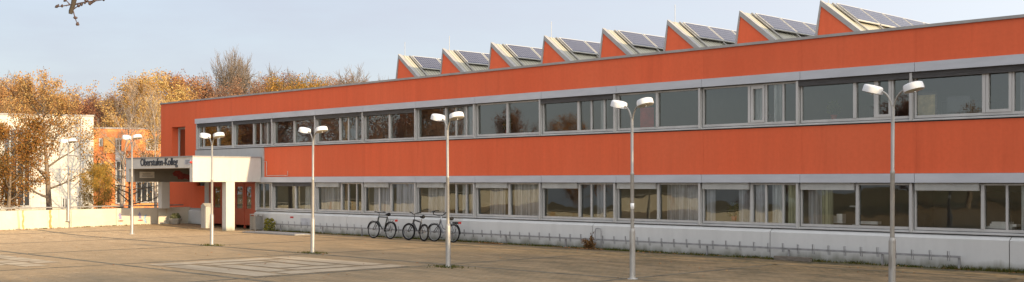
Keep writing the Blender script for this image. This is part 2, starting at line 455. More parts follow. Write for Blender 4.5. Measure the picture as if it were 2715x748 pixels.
# far end: rounded corner, a narrow deep window opening
r = .55; arc = [(SL + r - r*math.cos(R(a)), r - r*math.sin(R(a))) for a in (0, 15, 30, 45, 60, 75, 90)]
out = [(SL, 30.0)] + arc
e = MB()
def curtain(mb, pts, z0, z1):
    for (x0, y0), (x1, y1) in zip(pts, pts[1:]): mb.add([(x0,y0,z0),(x1,y1,z0),(x1,y1,z1),(x0,y0,z1)], [(0,1,2,3)], False)
curtain(e, out + [(-52.95, 0)], 0.85, 6.21)
OZ0, OZ1 = 2.9, 4.98
e.quad((-52.95,0,OZ1),(-51.56,0,OZ1),(-51.56,0,6.21),(-52.95,0,6.21))
e.quad((-52.95,0,.85),(-51.56,0,.85),(-51.56,0,OZ0),(-52.95,0,OZ0))
e.box(-51.56, -50.434, 0, .12, 2.0, 6.209)
e.box(-51.56, -49.6, .0, .12, .85, 1.999)
# reveals
e.quad((-52.95,0,OZ0),(-52.95,.42,OZ0),(-52.95,.42,OZ1),(-52.95,0,OZ1))
e.quad((-51.56,.42,OZ0),(-51.56,0.12,OZ0),(-51.56,0.12,OZ1),(-51.56,.42,OZ1))
e.quad((-52.95,0,OZ1),(-52.95,.42,OZ1),(-51.56,.42,OZ1),(-51.56,0,OZ1))
e.quad((-52.95,0,OZ0),(-51.56,0,OZ0),(-51.56,.42,OZ0),(-52.95,.42,OZ0))
# right end, back
e.box(SE, SR, 0, .12, .85, 6.21); e.box(SR - .12, SR, .13, 30, 0, 6.2); e.box(SL + .1, SR, 29.9, 30.02, 0, 6.2)
e.build('end_wall', M['orange'], school)
# narrow window in that opening
w = MB(); a, b = -52.95, -51.56
for x0, x1, z0, z1 in ((a, a+.09, OZ0, OZ1), (b-.09, b, OZ0, OZ1), (a+.09, b-.09, OZ1-.1, OZ1), (a+.09, b-.09, 3.35, 3.5), (a+.09, b-.09, OZ0, OZ0+.1)):
    w.box(x0, x1, .36, .44, z0, z1)
wn = w.build('window', M['frame'], school)
sheet(a+.08, b-.08, .40, OZ0+.05, OZ1-.05).build('pane', M['glass'], wn)
# coping
c = MB()
cop = [(x, y) for x, y in out][::-1]
pts = [(SR, 0)] + [(-50, 0)] + cop
inner = []; outer = []
for i, (x, y) in enumerate(pts):
    t = Vector((pts[min(i+1, len(pts)-1)][0] - pts[max(i-1,0)][0], pts[min(i+1, len(pts)-1)][1] - pts[max(i-1,0)][1])).normalized()
    n = Vector((-t.y, t.x))          # outward
    outer.append((x + n.x*.05, y + n.y*.05)); inner.append((x - n.x*.3, y - n.y*.3))
for k in range(len(pts) - 1):
    o0, o1, i0, i1 = outer[k], outer[k+1], inner[k], inner[k+1]
    for q in (((*o0,6.2),(*o1,6.2),(*o1,6.275),(*o0,6.275)), ((*o0,6.275),(*o1,6.275),(*i1,6.285),(*i0,6.285)),
              ((*o0,6.2),(*i0,6.2),(*i1,6.2),(*o1,6.2)), ((*i0,6.2),(*i0,6.285),(*i1,6.285),(*i1,6.2))): c.quad(*q)
c.build('coping', M['coping'], school)
MB().box(SL + .3, SR - .13, .3, 29.8, 5.75, 5.95).build('flat_roof', M['sill'], school)
# fascias
def fascia(edgs, z0, z1):
    for a, b in zip(edgs, edgs[1:]):
        MB().box(a + .006, b - .006, -.10, .02, z0, z1).build('fascia', M['fascia'], school)
fascia([-50.43] + edges, 5.065, 5.305)
fascia([-44.45] + edges[1:], 2.175, 2.415)
MB().box(-50.40, SE, -.07, .1, 5.08, 5.29).box(-44.44, SE, -.07, .1, 2.19, 2.40).box(-50.4, SE, .05, .11, 5.3, 6.19).box(-44.4, SE, .05, .11, 2.41, 3.75).build('backing', M['dark'], school)
# base wall with a sloping top, butted sections
def basewall(a, b):
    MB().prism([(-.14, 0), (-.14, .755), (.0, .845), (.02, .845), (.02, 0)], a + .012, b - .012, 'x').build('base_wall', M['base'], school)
bs = [-44.97] + [-37.84 + 6.74*i for i in range(7)]
for a, b in zip(bs, bs[1:]): basewall(a, b)
basewall(-51.0, -49.62)
MB().box(-51.0, -49.62, -.05, .12, .85, .9).build('sill', M['sill'], school)
MB().box(-44.9, SE, .025, .1, 0, .845).build('backing', M['dark'], school)
# apron flashing under the upper windows above the canopy roof
for a, b in ((-50.5, -48.9), (-48.9, -47.3), (-47.3, -45.8), (-45.8, -44.31)): MB().box(a + .006, b - .006, -.04, .1, 3.2, 3.755).build('flashing', M['apron'], school)
MB().box(-45.0, -44.3, -.02, .1, 2.16, 3.19).build('flashing', M['apron'], school)

# windows: one mesh of frame, mullions, sill per bay; panes, blind boxes and curtains hang under it
def curt(s0, s1, z0, z1, mat, parent, y=.22, amp=.05, wl=.19):
    n = max(6, int((s1 - s0) / .035)); vs = []
    ph = rnd.random() * 6
    for i in range(n + 1):
        x = s0 + (s1 - s0)*i/n
        yy = y + amp*math.sin(x*2*math.pi/wl + ph) + amp*.6*math.sin(x*2*math.pi/(wl*2.7) + ph*2)
        vs += [(x, yy, z0), (x, yy*.7 + y*.3, z1)]
    m = MB(); m.add(vs, [(2*i, 2*i+2, 2*i+3, 2*i+1) for i in range(n)], True)
    m.build('curtain', mat, parent)
def window(s0, s1, lower, mull, blind=None, light=True, thin=(), casement=None, curts=(), wob=None):
    z0, z1 = (.845, 2.175) if lower else (3.76, 5.065)
    f = MB(); fz0 = z0 + .10; gz0 = z0 + .17; gz1 = z1 - .065
    f.prism([(-.05, z0 + .03), (-.05, z0+.05), (.05, z0 + .085), (.14, z0+.10), (.14, z0 + .03)], s0, s1, 'x')      # weathered sill
    f.box(s0 - .033, s0 + .033, -.055, .15, z0 + .035, z1 - .02)                                          # bay post
    f.box(s0 + .055, s0 + .10, .055, .14, fz0, z1 - .02); f.box(s1 - .10, s1 - .055, .055, .14, fz0, z1 - .02)
    f.box(s0 + .10, s1 - .10, .05, .14, fz0, gz0); f.box(s0 + .10, s1 - .10, .05, .14, gz1, z1 - .02)
    for m_ in mull: f.box(m_ - .042, m_ + .042, .03, .14, gz0, gz1)
    for m_ in thin: f.box(m_ - .027, m_ + .027, .05, .14, gz0, gz1)
    if casement:
        a, b = casement
        f.box(a, a+.07, .03, .13, gz0, gz1); f.box(b-.07, b, .03, .13, gz0, gz1)
        f.box(a+.07, b-.07, .03, .13, gz1-.09, gz1); f.box(a+.07, b-.07, .03, .13, gz0, gz0+.07)
    fr = f.build('window', M['frame'], school)
    MB().box(s0 + .002, s1 - .002, .02, .13, z1 - .019, z1 + .012).box(s0 + .002, s1 - .002, .0, .13, z0 - .004, z0 + .029).box(s0 + .034, s0 + .0545, .075, .13, fz0, z1 - .02).box(s1 - .0545, s1 - .034, .075, .13, fz0, z1 - .02).build('shadow_gap', M['dark'], fr)  # solid dark strips: gaps and shadow lines painted in round the frame
    sheet(s0 + .09, s1 - .09, .10, gz0 - .01, gz1 + .01).build('pane', M['glasswob' if (lower if wob is None else wob) else 'glass'], fr)
    if blind:
        bm_, hb, segs = blind
        q = MB()
        for a, b in segs:
            n = max(2, int(hb / .028))
            for i in range(n):
                zz = z1 - .004 - hb*(i + 1)/n
                q.prism([(-.028, zz), (-.04, zz + hb/n*.45), (-.03, zz + hb/n*.92), (.04, zz + hb/n*.92), (.04, zz)], a, b, 'x')
        q.build('blind_box', M[bm_], fr)
    for a, b, mt in curts: curt(a, b, gz0 - .02, gz1 + .03, M[mt], fr)
    return fr
for i in range(len(BAY) - 1):
    s0, s1 = BAY[i], BAY[i+1]
    mid = (s0 + s1)/2; q3 = [s0 + 1.72, s0 + 2.28, s0 + 2.85]
    B = ('blindbox', .17, [(s0 + .05, s1 - .05)])
    thinB = ('blindbox', .07, [(s0 + .05, s1 - .05)])
    if s0 > -9: B = None
    # upper
    if i == 0: window(s0, s1, False, [s0 + 1.88], B, thin=[s0 + .5])
    elif i == 1: window(s0, s1, False, [q3[0]], B, thin=q3[1:], curts=[(q3[1] - .0, q3[2], 'curtaingrey')])
    elif i == 2: window(s0, s1, False, [mid], B)
    elif i == 3: window(s0, s1, False, [q3[0]], B, thin=q3[1:], curts=[(q3[1] + .2, q3[2]-.05, 'curtaingrey')])
    elif i == 4: window(s0, s1, False, [mid], B)
    elif i == 5: window(s0, s1, False, [q3[0]], thinB, thin=q3[1:], curts=[(q3[1] + .2, q3[2]-.02, 'curtainwhite'), (q3[2] + .05, s1 - .15, 'curtaingrey')])
    elif i == 6: window(s0, s1, False, [mid], None)
    elif i == 7: window(s0, s1, False, [q3[0]], B, thin=q3[1:], curts=[(q3[1] + .25, q3[2], 'curtainwhite')])
    elif i == 8: window(s0, s1, False, [mid], None)
    elif i == 9: window(s0, s1, False, [q3[0]], None, thin=q3[1:], casement=(q3[0] + .06, q3[1] - .04), curts=[(q3[0]+.1, q3[1]-.1, 'curtainwhite'), (q3[1] + .18, q3[2] - .05, 'curtainwhite')])
    elif i == 10: window(s0, s1, False, [q3[0]], B, thin=[q3[1] + .02, q3[2] - .05], casement=(q3[1] + .05, q3[2] - .08))
    elif i == 11: window(s0, s1, False, [q3[0] + .15], B, thin=[q3[1] + .3], casement=(q3[0] + .2, q3[1] + .27), curts=[(q3[1] + .4, s1 - .12, 'curtaingrey')])
    else: window(s0, s1, False, [q3[0]], B, thin=q3[1:])
    # lower
    if s0 < -47.5: continue
    bl = lambda a, b: ('blindlight', .20, [(a, b)])
    if i == 1:
        window(-44.97, s1, True, [], None, thin=[-44.45, -43.94])
        continue
    if i == 2: window(s0, s1, True, [mid + .1], ('blindbox', .17, [(s0+.05, s1-.05)]), curts=[(mid + .55, mid + 1.05, 'curtainwhite'), (mid + 1.05, s1 - .1, 'curtaingrey')])
    elif i == 3: window(s0, s1, True, [q3[0]+.1], bl(s0 + .1, q3[0] + .0), thin=q3[1:], curts=[(s0 + .12, q3[0], 'curtaingrey')])
    elif i == 4: window(s0, s1, True, [mid + .1], bl(s0 + .1, mid), thin=[s0 + 1.0], curts=[(s0 + .5, mid + .0, 'curtainblue'), (mid + .2, s1 - .1, 'curtainblue')])
    elif i == 5: window(s0, s1, True, [q3[0]], bl(s0 + .1, q3[0] - .06), thin=q3[1:], curts=[(s0 + .5, q3[0], 'curtaingrey'), (q3[1] + .2, q3[2] - .03, 'curtainwhite'), (q3[2], s1 - .2, 'curtaingrey')])
    elif i == 6: window(s0, s1, True, [mid + .1], bl(s0 + .1, mid + .04), curts=[(s0 + .6, mid - .25, 'curtaingrey'), (mid + .15, s1 - .15, 'curtaingrey')])
    elif i == 7: window(s0, s1, True, [q3[0] + .05], bl(s0 + .1, q3[0]), thin=q3[1:], curts=[(q3[1] + .1, q3[2] - .1, 'curtaingrey')])
    elif i == 8: window(s0, s1, True, [mid + .05], bl(s0 + .1, mid), curts=[(mid + .3, s1 - .12, 'curtaingrey')])
    elif i == 9: window(s0, s1, True, [q3[0] + .08], bl(s0 + .1, q3[0] + .02), thin=q3[1:], curts=[(s0 + .1, s0 + .4, 'curtaingrey'), (q3[0] - .5, q3[0], 'curtaingrey'), (q3[0] + .1, q3[1] - .02, 'curtaingrey'), (q3[1] + .1, q3[2], 'curtainwhite'), (q3[2] + .03, s1 - .1, 'curtainyellow')])
    elif i == 10: window(s0, s1, True, [mid + .12], bl(s0 + .1, mid + .05), curts=[(s0 + .2, s0 + .6, 'curtaingrey'), (s0 + .6, s0 + .95, 'curtainyellow')])
    elif i == 11: window(s0, s1, True, [q3[0] + .12], bl(s0 + .1, q3[0] + .05), thin=[q3[1] + .15, s1 - .1], curts=[(q3[1] + .45, s1 - .12, 'curtainwhite')])
    else: window(s0, s1, True, [q3[0]], bl(s0 + .1, q3[0]), thin=q3[1:])

# rooms behind the glass
ro = MB()
ro.box(SL + .6, SR - .2, 6.0, 6.1, 0, 5.7)
for i, s in enumerate(BAY):
    if i % 2 == 0 or i in (5, 9): ro.box(s - .05, s + .05, .2, 5.99, 2.62, 5.55); ro.box(s - .05, s + .05, .2, 5.99, 0.02, 2.38)
ro.build('room_walls', M['roomwall'], school)
rf = MB(); rf.box(SL + .6, SR - .2, .15, 5.99, 2.4, 2.6); rf.box(SL + .6, SR - .2, .15, 5.99, -.1, .01); rf.box(SL+.6, SR-.2, .15, 5.99, 5.56, 5.7)
rf.build('room_floors', M['roomfloor'], school)
fu = MB()
for k in range(34):
    s = -49 + k*1.5 + rnd.uniform(-.4, .4); zf = 2.6 if k % 2 else .01
    hh = rnd.choice((.75, 1.1, 1.9)); fu.box(s, s + rnd.uniform(.6, 1.2), 2.5 + rnd.uniform(0, 2), 5.2, zf, zf + hh)
fu.build('furniture', M['roomdark'], school)
# entrance doors on the facade line under the canopy
def door(s0, s1):
    d = MB()
    for x0, x1, z0, z1 in ((s0, s0+.13, .18, 2.1), (s1-.13, s1, .18, 2.1), (s0+.13, s1-.13, 1.97, 2.1), (s0+.13, s1-.13, .18, .95)): d.box(x0, x1, .04, .10, z0, z1)
    dr = d.build('door', M['door'], school)
    sheet(s0+.12, s1-.12, .065, .94, 1.98).build('pane', M['glass'], dr)
    MB().tube([(s1-.2, .03, 1.15), (s1-.2, -.01, 1.15), (s1-.2, -.01, 1.4), (s1-.2, .03, 1.4)], .014, 6).build('handle', M['chrome'], dr)
for a, b in ((-48.95, -48.1), (-48.05, -47.2), (-46.9, -46.1), (-46.05, -45.35)): door(a, b)
df = MB()
for x in (-49.1, -48.075, -47.05, -46.075, -45.2): df.box(x - (.12 if x in (-49.1, -47.05, -45.2) else .02), x + (.12 if x in (-49.1, -47.05, -45.2) else .02), .02, .13, .0, 2.17)
df.box(-49.22, -45.08, .02, .13, 2.105, 2.3)
df.build('door_frame', M['door'], school)
MB().box(-49.62, -49.22, -.02, .12, .0, 2.25).build('pillar', M['post'], school)
MB().box(-49.55, -49.30, -.03, -.021, 1.15, 1.9).build('notice_board', M['plate'], school)
MB().tube([(-44.30, -.04, 3.12), (-44.05, -.04, 3.12), (-44.05, -.04, 2.48), (-42.35, -.04, 2.48), (-42.35, -.04, 2.68)], .013, 6).build('conduit', M['pipe'], school)
# small marks on the base wall
MB().box(-42.0, -41.75, -.147, -.141, .6, .67).build('sticker', M['red'], school)
MB().box(-41.2, -40.5, -.1445, -.1405, .3, .62).build('repair_patch', M['plate'], school)

# sawtooth skylights, each with gable, sheet roof, flashing, north glazing and a row of solar panels
SLOPE = math.tan(R(39.0)); RB = 5.96
def tooth(s, npan, rod, y0=7.4):
    zp = 8.53; zb = RB; left = s - .42; wslope = (zp - zb)/SLOPE; right = s + wslope
    L = 15.0
    t = MB(); t.quad((s, y0 + .02, zp), (right, y0 + .02, zb), (right, y0 + L, zb), (s, y0 + L, zp))
    t.quad((left, y0 + .02, zb), (s, y0 + .02, zp), (s, y0 + L, zp), (left, y0 + L, zb))
    t.quad((s, y0+L, zp), (right, y0+L, zb), (left, y0+L, zb), (left, y0+L, zb+.001))
    rt = t.build('sawtooth_roof', M['roofmetal'], school)
    MB().prism([(left + .05, zb), (s, zp - .12), (right - .12, zb)], y0 + .0, y0 + .015).build('gable', M['orange'], rt)
    f = MB()
    # flashing down both edges of the gable (folded metal)
    nx_, nz_ = math.sin(R(39)), math.cos(R(39))
    f.prism([(s - .02, zp + .05), (right + .05, zb + .04), (right - .17, zb), (s - .0, zp - .16)], y0 - .05, y0 + .14)
    f.prism([(s - .021, zp + .05), (s + .0, zp - .161), (left + .085, zb), (left - .05, zb)], y0 - .04, y0 + .12)
    f.build('flashing', M['coping'], rt)
    # mounting rails and their clamps
    rl = MB()
    def P(x, y, off): return (s + x + nx_*off, y, zp - x*SLOPE + nz_*off)
    for k in range(npan + 1):
        y = y0 + .62 + k*1.68
        rl.tube([P(.05, y, .06), P(1.72, y, .06)], .035, 6)
        rl.tube([P(1.7, y, .0), P(1.7, y, .16)], .05, 6)
    rl.build('mounting_rail', M['galv'], rt)
    for k in range(npan):
        ya = y0 + .66 + k*1.68; yb = ya + 1.6
        xa, xb = .13, .97
        fr = MB()
        fr.add([P(xa, ya, .10), P(xb, ya, .10), P(xb, yb, .10), P(xa, yb, .10), P(xa, ya, .14), P(xb, ya, .14), P(xb, yb, .14), P(xa, yb, .14)],
               [(0,3,2,1), (0,1,5,4), (1,2,6,5), (2,3,7,6), (3,0,4,7), (4,5,6,7)])
        o = fr.build('solar_panel', M['post'], rt)
        o.data.materials.append(M['solar'])
        cell = [P(xa + .035, ya + .045, .144), P(xb - .035, ya + .045, .144), P(xb - .035, yb - .045, .144), P(xa + .035, yb - .045, .144)]
        me = o.data; n0 = len(me.vertices)
        vs = [tuple(v.co) for v in me.vertices] + cell; fs = [tuple(p_.vertices) for p_ in me.polygons] + [(n0, n0+1, n0+2, n0+3)]
        m2 = bpy.data.meshes.new('solar_panel'); m2.from_pydata(vs, [], fs); m2.materials.append(M['post']); m2.materials.append(M['solar'])
        m2.polygons[len(fs)-1].material_index = 1
        uv = m2.uv_layers.new(); lp = m2.polygons[len(fs)-1].loop_indices
        for li, c_ in zip(lp, ((0,0),(0,1),(1,1),(1,0))): uv.data[li].uv = c_
        o.data = m2
    if rod:
        MB().tube([(s + .12, y0 + .28, zp - .15), (s + .12, y0 + .28, zp + .66)], .011, 5).build('lightning_rod', M['post'], rt)
for k in range(8):
    tooth(-43.71 + 3.345*k, 6, k in (0, 1, 3, 5, 7))
MB().tube([(-14.0, 16, 6), (-14.0, 16, 8.9)], .02, 5).build('lightning_rod', M['post'], school)

# ------------------------------------------------------------------ things seen in the windows
def winthing(name, mb, mat, label, cat): return tag(fplace(mb.build(name, mat)), label, cat)
def fr_local(s, y, z): return (s, y, z)
winthing('paper_stack', MB().box(-11.55, -10.95, .2, .5, 1.03, 1.09).box(-11.5, -10.85, .22, .5, 1.0905, 1.15).box(-11.45, -11.0, .2, .46, 1.1505, 1.2).box(-11.7, -11.5, .2, .4, 1.03, 1.07),
         M['paper'], 'stack of white papers on the sill inside the rightmost ground-floor window', 'papers')
t = fempty('framed_picture', -13.4, -.75, 3.9); tag(t, 'picture in a dark frame leaning inside the right upper window', 'picture')
MB().box(-.3, .3, 0, .03, 0, .05).box(-.3, -.25, 0, .03, .05, .62).box(.25, .3, 0, .03, .05, .62).box(-.3, .3, 0, .03, .62, .67).build('picture_frame', M['wood'], t)
MB().box(-.24, .24, .01, .02, .06, .61).build('print', M['picture'], t)
t = fempty('computer_monitor', -12.55, -.8, 3.95); tag(t, 'dark computer monitor beside the leaning picture in the right upper window', 'monitor')
MB().box(-.3, .3, 0, .04, .08, .48).build('screen', M['screen'], t); MB().box(-.04, .04, .02, .06, 0, .1).box(-.12, .12, -.05, .12, -.01, .0).build('stand', M['screen'], t)
t = fempty('desk_lamp', -15.3, -.5, 1.0); tag(t, 'pale desk lamp behind the ground-floor glass left of the nearest lamp post', 'desk lamp')
MB().lathe([(.09, 0), (.09, .03), (.02, .04)], 12).tube([(0,0,.03), (0,0,.5)], .015, 6).build('stand', M['post'], t)
MB().box(-.16, .04, -.04, .04, .5, .54).build('lamp_shade', M['post'], t)
def potplant(s, y, z, lab, sc=1.0):
    m, st = bush('plant', None, .16*sc, .34*sc, 150, .10*sc, int(abs(s)*10))
    t = fempty('pot_plant', s, -y, z); tag(t, lab, 'plant')
    MB().lathe([(.07, 0), (.10, .14), (.0, .14)], 12).build('pot', M['door'], t)
    f = m.build('foliage', M['leaf_green'], t); f.location = (0, 0, .13); st.build('stem', M['bark'], t).location = (0, 0, .1)
POTS = ((-11.0 + .55, .35, 1.04, 'green pot plant on the sill beside the paper stack in the rightmost ground-floor window'),
        (-15.9, .4, 3.93, 'green pot plant in the upper window just left of the nearest lamp heads'),
        (-28.9, .4, 3.93, 'green pot plant in the upper window left of the fourth lamp from the right'),
        (-19.2, .4, 1.04, 'green pot plant between the parted curtains of the ground-floor window'))
winthing('book_row', MB().box(-16.5, -15.9, .5, .7, 1.04, 1.24).box(-15.88, -15.7, .5, .7, 1.04, 1.3).box(-15.2, -14.6, .4, .62, 1.04, 1.12), M['paper'], 'pale books and papers on the ground-floor sill left of the nearest lamp post', 'books')
winthing('cardboard_box', MB().box(-18.4, -17.9, .35, .7, 3.93, 4.15).box(-18.42, -17.88, .33, .72, 4.1505, 4.17), M['wood'], 'brown lidded box on the sill of the upper window with the pale curtain', 'box')
winthing('wall_chart', MB().box(-22.95, -22.4, .6, .62, 3.95, 4.6), M['red'], 'red and grey chart propped inside the upper window behind the fourth lamp', 'chart')

# ------------------------------------------------------------------ entrance canopy
can = fempty('entrance_canopy'); tag(can, 'cream concrete entrance canopy with dark sign letters on two square columns', 'canopy')
CL, CR, CD = -50.8, -44.47, 3.5
MB().box(CL, CR - .28, -CD, -CD + .28, 2.80, 3.285).build('front_beam', M['canopy'], can, .015)
MB().box(CR - .278, CR, -CD - .002, -.06, 2.19, 3.285).build('side_beam', M['canopy'], can, .015)
MB().box(CL - .002, CL + .28, -CD - .003, -.06, 2.19, 3.284).build('side_beam', M['canopy'], can, .015)
MB().box(CL + .27, CR - .27, -CD + .27, -.05, 3.0, 3.2).build('roof_slab', M['canopy'], can)
MB().box(CL - .03, CR + .03, -CD - .035, -.06, 3.288, 3.335).build('roof_edging', M['coping'], can)
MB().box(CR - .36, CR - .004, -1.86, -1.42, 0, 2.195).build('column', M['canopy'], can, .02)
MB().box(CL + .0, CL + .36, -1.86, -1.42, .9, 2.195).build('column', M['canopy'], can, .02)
fc = bpy.data.curves.new('lettering', 'FONT'); fc.body = 'Oberstufen-Kolleg'; fc.extrude = .015; fc.offset = .007
fo = bpy.data.objects.new('lettering_tmp', fc); COL.objects.link(fo)
dg = bpy.context.evaluated_depsgraph_get(); lm = bpy.data.meshes.new_from_object(fo.evaluated_get(dg)); bpy.data.objects.remove(fo)
xs = [v.co.x for v in lm.vertices]; ys = [v.co.y for v in lm.vertices]
x0, x1, y0, y1 = min(xs), max(xs), min(ys), max(ys)
for v in lm.vertices:
    x = -49.28 + (v.co.x - x0)/(x1 - x0)*3.50; z = 2.83 + (v.co.y - y0)/(y1 - y0)*.44
    v.co = (x, -CD - .017 - v.co.z, z)
lm.materials.append(M['letter']); lo = bpy.data.objects.new('lettering', lm); COL.objects.link(lo); lo.parent = can
pl = MB().box(-45.15, -44.62, -CD - .02, -CD - .006, 2.95, 3.18).build('plate', M['plate'], can)
ln = MB()
for i, (a, b) in enumerate(((-45.09, -44.7), (-45.09, -44.8), (-45.09, -44.68), (-45.09, -44.85))): ln.box(a, b, -CD - .024, -CD - .021, 3.125 - i*.045, 3.14 - i*.045)
ln.build('plate_text', M['letter'], pl)
MB().lathe([(.0, 0), (.05, .0), (.055, .05), (.03, .09), (0, .1)], 12, (-44.53, -CD - .01, 3.05), Matrix.Rotation(R(90), 4, 'X')).build('alarm_lamp', M['redlight'], can)
ix = CL + .285
sg = MB().box(ix, ix + .02, -2.95, -2.2, 2.38, 2.68).build('sign_plate', M['signplate'], can)
st = MB()
for i, (a, b) in enumerate(((-2.8, -2.4), (-2.85, -2.3))): st.box(ix + .021, ix + .024, a, b, 2.56 - i*.1, 2.585 - i*.1)
st.build('sign_text', M['letter'], sg)
MB().box(ix - .003, ix + .0, -CD + .29, -.07, 2.2, 2.995).build('inner_shade_panel', M['liningshade'], can)  # added panel, coloured dark to stand for shade on the inner beam face
MB().box(CL + .29, CR - .29, -CD + .272, -.08, 2.985, 2.998).build('soffit_shade', M['liningshade'], can)  # added sheet, coloured dark for the shade below the roof slab
gr = MB(); blob = [(-1.25, 2.62), (-1.1, 2.74), (-.85, 2.75), (-.72, 2.66), (-.78, 2.58), (-.6, 2.6), (-.38, 2.55), (-.2, 2.42), (-.1, 2.3), (-.35, 2.28), (-.6, 2.36), (-.75, 2.3), (-.95, 2.33), (-1.0, 2.45), (-1.2, 2.5)]
bl2 = []
for (a_, b_), (c_, d_) in zip(blob, blob[1:] + blob[:1]):
    bl2 += [(a_, b_), (a_*.6 + c_*.4 + rnd.uniform(-.03, .03), b_*.6 + d_*.4 + rnd.uniform(-.025, .025))]
ctr = (-.68, 2.5); n_ = len(bl2); gv = [(ix + .006, *ctr)] + [(ix + .006, a_, b_) for a_, b_ in bl2]
gr.add(gv, [(0, i + 1, (i + 1) % n_ + 1) for i in range(n_)]); gr.build('graffiti', M['darkred'], can)
MB().tube([(CR - .12, -CD - .03, 2.9), (CR - .12, -CD - .03, 2.78)], .012, 5).build('hook', M['galv'], can)

# ------------------------------------------------------------------ retaining wall and rail on the left
rw = fempty('retaining_wall'); tag(rw, 'low sunlit whitewashed concrete wall with rust runs edging the plaza on the left', 'wall')
def along(t, off=0, dd=0):
    L = math.hypot(WB[0]-WA[0], WB[1]-WA[1]); ux, ud = (WB[0]-WA[0])/L, (WB[1]-WA[1])/L
    return (WA[0] + ux*t - ud*off, -(WA[1] + ud*t + ux*off))      # off>0 = away from the plaza
def wallseg(t0, t1, h=.94):
    a, b, c_, d_ = along(t0, 0), along(t1, 0), along(t1, .22), along(t0, .22)
    m = MB(); vs = [(*q, 0) for q in (a, b, c_, d_)] + [(*q, h) for q in (a, b, c_, d_)]
    m.add(vs, [(3,2,1,0), (4,5,6,7), (0,1,5,4), (1,2,6,5), (2,3,7,6), (3,0,4,7)])
    m.build('wall_section', M['wall'], rw)
tt = [0, 2.35, 4.7, 7.05, 9.4, 11.75, 14.1, 16.45, 18.8, 21.15, 25, 30, 36, 42]
for a, b in zip(tt, tt[1:]): wallseg(a + .008, b - .008)
MB().box(-51.22, -51.0, -1.74, -.02, 0, .94).build('wall_section', M['wall'], rw)
for t0, w0 in ((5.75, .05), (7.05, .035), (9.4, .04)):
    vs = []; n = 14
    for i in range(n + 1):
        z = .935*(1 - i/n) + .01; w_ = w0*(1 + .35*math.sin(i*1.9 + t0) + .4*(i/n)); o_ = .02*math.sin(i*.9)
        vs += [(*along(t0 + o_ - w_, -.003), z), (*along(t0 + o_ + w_, -.003), z)]
    m = MB(); m.add(vs, [(2*i, 2*i+1, 2*i+3, 2*i+2) for i in range(n)]); m.build('rust_stain', M['rust'], rw)
def scrawl(mat, t0, pts, off):
    m = MB(); vs = [(*along(t0 + u_, -off), v_) for u_, v_ in pts]
    c_ = [sum(v[i] for v in vs)/len(vs) for i in range(3)]; n = len(vs)
    m.add([c_] + vs, [(0, i + 1, (i + 1) % n + 1) for i in range(n)]); m.build('graffiti', M[mat], rw)
for t0 in (.95, 2.05):
    scrawl('purple', t0, [(0, .5), (.05, .68), (.1, .78), (.16, .66), (.2, .62), (.13, .52), (.15, .42), (.07, .45), (.02, .4)], .004)
    scrawl('red', t0, [(-.1, .36), (.05, .38), (.22, .36), (.2, .33), (.03, .32), (-.08, .33)], .005)
scrawl('blue', .62, [(0, .2), (.08, .28), (.12, .42), (.1, .58), (.03, .64), (.16, .58), (.2, .4), (.14, .22)], .006)
scrawl('blue', 2.0, [(0, .2), (.05, .26), (.14, .24), (.18, .2), (.1, .18)], .006)
hr = MB(); hr.tube([(*along(-1.6, .11), 1.05)] + [(*along(t, .11), 1.05) for t in (0, 10, 20, 30, 42)], .03, 8)
for t in range(0, 42, 3): hr.tube([(*along(t + .6, .11), .94), (*along(t + .6, .11), 1.05)], .018, 6)
tag(fplace(hr.build('handrail', M['galv'])), 'grey tubular steel handrail running along the top of the low white wall', 'handrail')

# ------------------------------------------------------------------ lamps
def make_lamp():
    root = empty('street_lamp')
    MB().lathe([(.085, 0), (.075, .03), (.066, .06), (.066, 1.05), (.05, 1.12), (.0, 1.12)], 14).build('base_sleeve', M['galv'], root)
    MB().lathe([(.042, 1.1), (.042, 2.3), (.045, 2.31), (.045, 2.35), (.034, 2.37), (.034, 3.55), (.0, 3.56)], 12).build('pole', M['galv'], root)
    MB().box(-.022, .022, -.0705, -.0655, .55, .78).build('access_door', M['galv'], root)
    MB().lathe([(.12, .0), (.12, .012), (.0, .013)], 16).build('base_plate', M['sill'], root)
    for sg in (-1, 1):
        pts = []
        for i in range(11):
            a = R(9*i); pts.append((sg*(.012 + .26*(1 - math.cos(a))*.95), 0, 3.45 + .40*math.sin(a)*1.0))
        MB().tube(pts, .019, 8).build('arm', M['galv'], root)
        tilt = Matrix.Rotation(R(-15*sg), 4, 'Y'); c = (sg*.395, 0, 3.89)
        hd = MB().lathe([(.192, -.058), (.192, -.045), (.184, .045), (.172, .066), (.14, .078), (0, .085)], 24, c, tilt).build('lamp_head', M['whitelamp'], root)
        MB().lathe([(0, -.075), (.12, -.072), (.174, -.060), (.175, -.0595)], 24, c, tilt).build('diffuser', M['diffuser'], hd)
        MB().lathe([(.025, -.095), (.025, -.077)], 8, c, tilt).build('bulb_cap', M['chrome'], hd)
    return root
lamp0 = make_lamp()
LM = [(-44.64, 6.21, 1.045, 'white twin-headed lamp post standing in front of the sign canopy letters', 0),
      (-34.77, 8.14, .975, 'white twin-headed lamp post standing before the cream canopy side beside its column', 1),
      (-28.82, 8.10, .975, 'white twin-headed lamp post between the entrance canopy and the parked bicycles', 2),
      (-21.65, 8.89, .995, 'white twin-headed lamp post in front of the step-through bicycle with the basket', 3),
      (-16.07, 8.28, 1.02, 'white twin-headed lamp post with a small white sticker, right of the dried weed clump', 4),
      (-10.0, 8.01, 1.02, 'tallest nearest white twin-headed lamp post near the right end of the bicycle rack', 5)]
